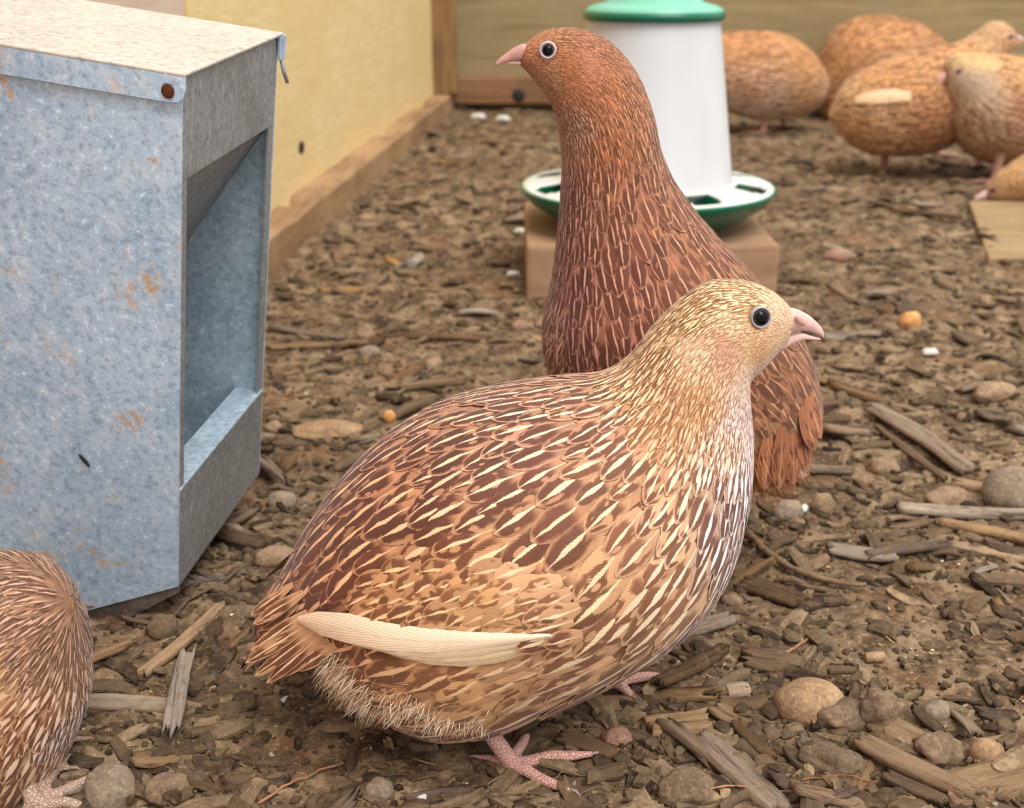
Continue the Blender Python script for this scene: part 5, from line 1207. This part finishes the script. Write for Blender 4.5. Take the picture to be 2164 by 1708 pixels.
def scatter(kind, n, protos, smin, smax, labels, group, names, flat=.25, tiltmax=.22, sink=0.2):
    made = 0; tries = 0; out = []
    while made < n and tries < n*30:
        tries += 1; x, y = rand_pos()
        if bare(x, y): continue
        if not far_ok(x, y, .002): continue
        if y > .27 and y < .36 and -.02 < x < .03 and kind != 'bit': continue
        k = random.randrange(len(protos)); s = random.uniform(smin, smax)*(1 if y > .5 else .8)*(1+.35*min(1, max(0, y-.6)))
        src = protos[k]; o = src.copy(); COL.objects.link(o); nn = (norm_at(x, y, .01)+Vector((random.uniform(-tiltmax, tiltmax), random.uniform(-tiltmax, tiltmax), 0))).normalized()
        o.matrix_world = place_mat(x, y, gz(x, y)+sink*flat*s*.01, random.gauss(0, .8) if kind == 'chip' else random.uniform(0, 6.3), nn) @ Matrix.Scale(s, 4)
        z = 0 if y < .5 else (1 if y < 1.0 else 2)
        tag(o, labels[z], labels[3], group[z]); made += 1; out.append((o, k, s)); AUTO.append((o, names[k], s, labels[3], group[z]))
    return made
protos = []; CH_N = []
for i in range(16):
    mt = (M_CHIP, M_BARK, M_GREYW, M_CHIP, M_BARK, M_CHIP, M_BARK, M_FRESH if i == 7 else M_BARK)[i % 8]; L = random.uniform(.014, .034); W = random.uniform(.005, .012)
    vs, fs = chip_geo(L, W, random.uniform(.0018, .0036), random.uniform(.10, .34), .09, 13, 6, random, (random.uniform(.6, 1), random.uniform(.5, 1))); o = obj('wood_chip', vs, fs, mt); protos.append(o)
    CH_N.append(('long narrow ' if L/W > 4 else ('short broad ' if L/W < 2.4 else 'flat '))+{M_CHIP: 'brown', M_BARK: 'dark bark', M_GREYW: 'grey', M_FRESH: 'fresh tan'}[mt])
scatter('chip', 290, protos, .75, 1.5, ['small brown bark or wood chip among the mulch near the front', 'brown wood chip in the mulch at middle distance', 'blurred wood chip on the ground near the back wall', 'wood chip'], ['mulch chips near the camera', 'mulch chips in the middle distance', 'mulch chips at the back'], CH_N, tiltmax=.35, sink=.5)
for o in protos: bpy.data.objects.remove(o)
protos = []
for i in range(8):
    vs, fs = rock_geo(random.uniform(.003, .005), random.uniform(.0026, .004), random.uniform(.002, .0034), .10 if i % 2 else .22, i, 3, .25 if i % 2 else .5); o = obj('pebble', vs, fs, (M_STONE, M_CLOD, M_STONE, M_STONE)[i % 4]); protos.append(o)
scatter('peb', 70, protos, .6, 1.5, ['small dull pebble in the soil near the front', 'small pebble in the mulch at middle distance', 'blurred pebble on the ground near the back', 'pebble'], ['small pebbles near the camera', 'small pebbles in the middle distance', 'small pebbles at the back'], ['rounded brown', 'angular dark', 'smooth tan', 'angular brown', 'rounded dull', 'lumpy dark', 'smooth brown', 'angular tan'], flat=.3, sink=.3)
for o in protos: bpy.data.objects.remove(o)
# ---- say of every scattered piece which one it is: its look and the landmark it lies next to
LM = [('the feeder corner', 376, 1250), ('the forked splinter', 400, 1380), ('the tall grey rock', 225, 1690), ('the loose grey feather', 430, 1245), ('the flat sandy stone', 690, 905), ('the pale quail\'s tail', 540, 1440), ('the pale quail\'s belly', 850, 1560),
 ('the pale quail\'s toes', 1150, 1650), ('the orange-striped wood chunk', 1432, 1545), ('the square striped grey chip', 1558, 1462), ('the large rounded tan stone', 1720, 1500), ('the thick fibrous splinter', 1560, 1640), ('the lower right slab', 2080, 1680), ('the small feed pellet', 1848, 1395),
 ('the long curved twig', 1700, 1225), ('the dark frayed chip', 1635, 1265), ('the straight grey stick', 2050, 1098), ('the big round grey stone', 2140, 1050), ('the long broad splinter', 1940, 945), ('the ring-shaped dropping', 1965, 748), ('the orange brown stone', 1925, 680), ('the pale quail\'s beak', 1760, 730),
 ('the pinkish pebble', 1772, 545), ('the weathered plank', 2080, 540), ('the wooden block', 1112, 620), ('the wooden block end', 1650, 590), ('the green dish', 1640, 420), ('the brown quail\'s breast', 1140, 740), ('the long dark stick', 900, 720), ('the grey stone in the mulch', 780, 745),
 ('the feeder opening', 575, 700), ('the near end of the timber rail', 600, 580), ('the middle of the timber rail', 760, 410), ('the far timber rail', 930, 250), ('the bolt in the back rail', 1096, 235), ('the green dish\'s left rim', 1090, 420), ('the whitish-bellied quail', 1640, 290), ('the wing-barred quail', 1880, 365),
 ('the orange pebble', 822, 880), ('the small rounded tan stone', 2090, 1600), ('the chestnut quail\'s tail', 1720, 960), ('the curled bark flake', 1620, 1400), ('the thin orange twig', 640, 1655), ('the left quail', 150, 1560), ('the blurred bark strip', 1950, 462)]
LMP = [(n_, on_ground(x_, y_)) for n_, x_, y_ in LM]; seen = {}
SZ = sorted(a_[2] for a_ in AUTO); s1, s2 = SZ[len(SZ)//3], SZ[2*len(SZ)//3]
for o, nm, s, cat, gr in AUTO:
    p = o.matrix_world.translation; d_, n_, q = min(((p-q).length/(.15+q.y), n_, q) for n_, q in LMP)
    dx, dy = p.x-q.x, p.y-q.y; side = ('right of' if dx > 0 else 'left of') if abs(dx) > abs(dy)*.8 else ('behind' if dy > 0 else 'in front of')
    far_ = '' if d_ < .05 else ('a little way ' if d_ < .12 else 'well ')
    seen.setdefault(('small ' if s < s1 else ('large ' if s > s2 else ''))+nm+' '+cat+' '+far_+side+' '+n_, []).append(((p-q).length, o, gr))
for tx, li in seen.items():
    li.sort(key=lambda a_: a_[0])
    for i, (_, o, gr) in enumerate(li):
        o['label'] = tx if len(li) == 1 else tx+', '+(('nearer one', 'farther one') if len(li) == 2 else ('the nearest', 'second nearest', 'third nearest', 'fourth nearest', 'fifth nearest', 'sixth nearest', 'seventh nearest'))[min(i, 6)]
for o, nm, s, cat, gr in AUTO:
    for a_, b_ in ((' a little way ', ' '), (' well ', ' '), ('small ', ''), ('large ', ''), ('the near end of the ', 'the near '), ('the middle of the ', 'the middle ')):
        if len(o['label'].split()) > 16: o['label'] = o['label'].replace(a_, b_, 1)
# ---- uncountable rest: one object each
def bits(name, n, kinds, label, group_kind='stuff'):
    V = []; Fc = []; T = []; off = 0
    for _ in range(n):
        x, y = rand_pos(.22, 2.0)
        y += random.uniform(-.01, .01)
        kd = random.choices(kinds, [k[0] for k in kinds])[0]; _, geo, smin, smax, cols = kd; bs = bare(x, y)
        if bs and (kd[1] is G1 or kd[1] is G5) and random.random() < .93: continue
        v0, f0 = random.choice(geo); s = random.uniform(smin, smax)*(1+.5*max(0, y-.5)); n_ = (Vector((random.uniform(-.3, .3), random.uniform(-.3, .3), 1))).normalized()
        M = place_mat(x, y, gz(x, y)+.0004, random.gauss(0, .9), n_) @ Matrix.Scale(s, 4); c = rgba(cjit(random.choice(cols), .18))
        V += [M @ v for v in v0]; Fc += [tuple(i+off for i in f) for f in f0]; off += len(v0); T += [c]*len(v0)
    me = bpy.data.meshes.new(name); me.from_pydata([tuple(v) for v in V], [], Fc); a = me.attributes.new('tint', 'FLOAT_COLOR', 'POINT'); a.data.foreach_set('color', np.array(T, dtype=np.float32).ravel())
    o = link_mesh(name, me, M_BITS, None, False); tag(o, label, name.replace('_', ' '), None, group_kind)
G1 = [chip_geo(random.uniform(.008, .026), random.uniform(.0022, .0065), .0022, .20, .09, 6, 4) for _ in range(24)]
G2 = [rock_geo(.0016, .0013, .0010, .3, i, 1, .3) for i in range(8)]
G5 = [rock_geo(.0040, .0030, .0020, .34, i+20, 2, .35) for i in range(8)]
G3 = [chip_geo(random.uniform(.004, .010), .0006, .0005, .1, .1, 4, 1) for _ in range(8)]
G4 = [chip_geo(random.uniform(.0018, .0034), .0012, .0004, .2, .1, 3, 2) for _ in range(6)]
bits('fine_mulch', 3600, [(1.0, G1, .5, 1.25, [(118, 97, 75), (138, 115, 90), (92, 74, 58), (156, 133, 104), (122, 100, 76), (164, 138, 106), (80, 64, 50)])], 'trodden brown wood mulch covering the soil')
bits('soil_crumbs', 9000, [(.82, G2, .3, 1.3, [(104, 84, 64), (84, 66, 50), (126, 104, 80), (114, 92, 70)]), (.18, G5, .4, 1.3, [(108, 88, 68), (94, 76, 58), (124, 102, 80)])], 'loose dark soil crumbs scattered over the ground')
bits('husks_and_straw', 2600, [(.5, G3, .5, 1.1, [(160, 128, 88), (186, 152, 106), (128, 98, 66)]), (.5, G4, .5, 1.1, [(216, 196, 160), (226, 216, 196), (206, 168, 96), (190, 150, 90)])], 'pale seed husks and straw fragments over the ground')
for im in list(bpy.data.meshes):
    if im.users == 0: bpy.data.meshes.remove(im)
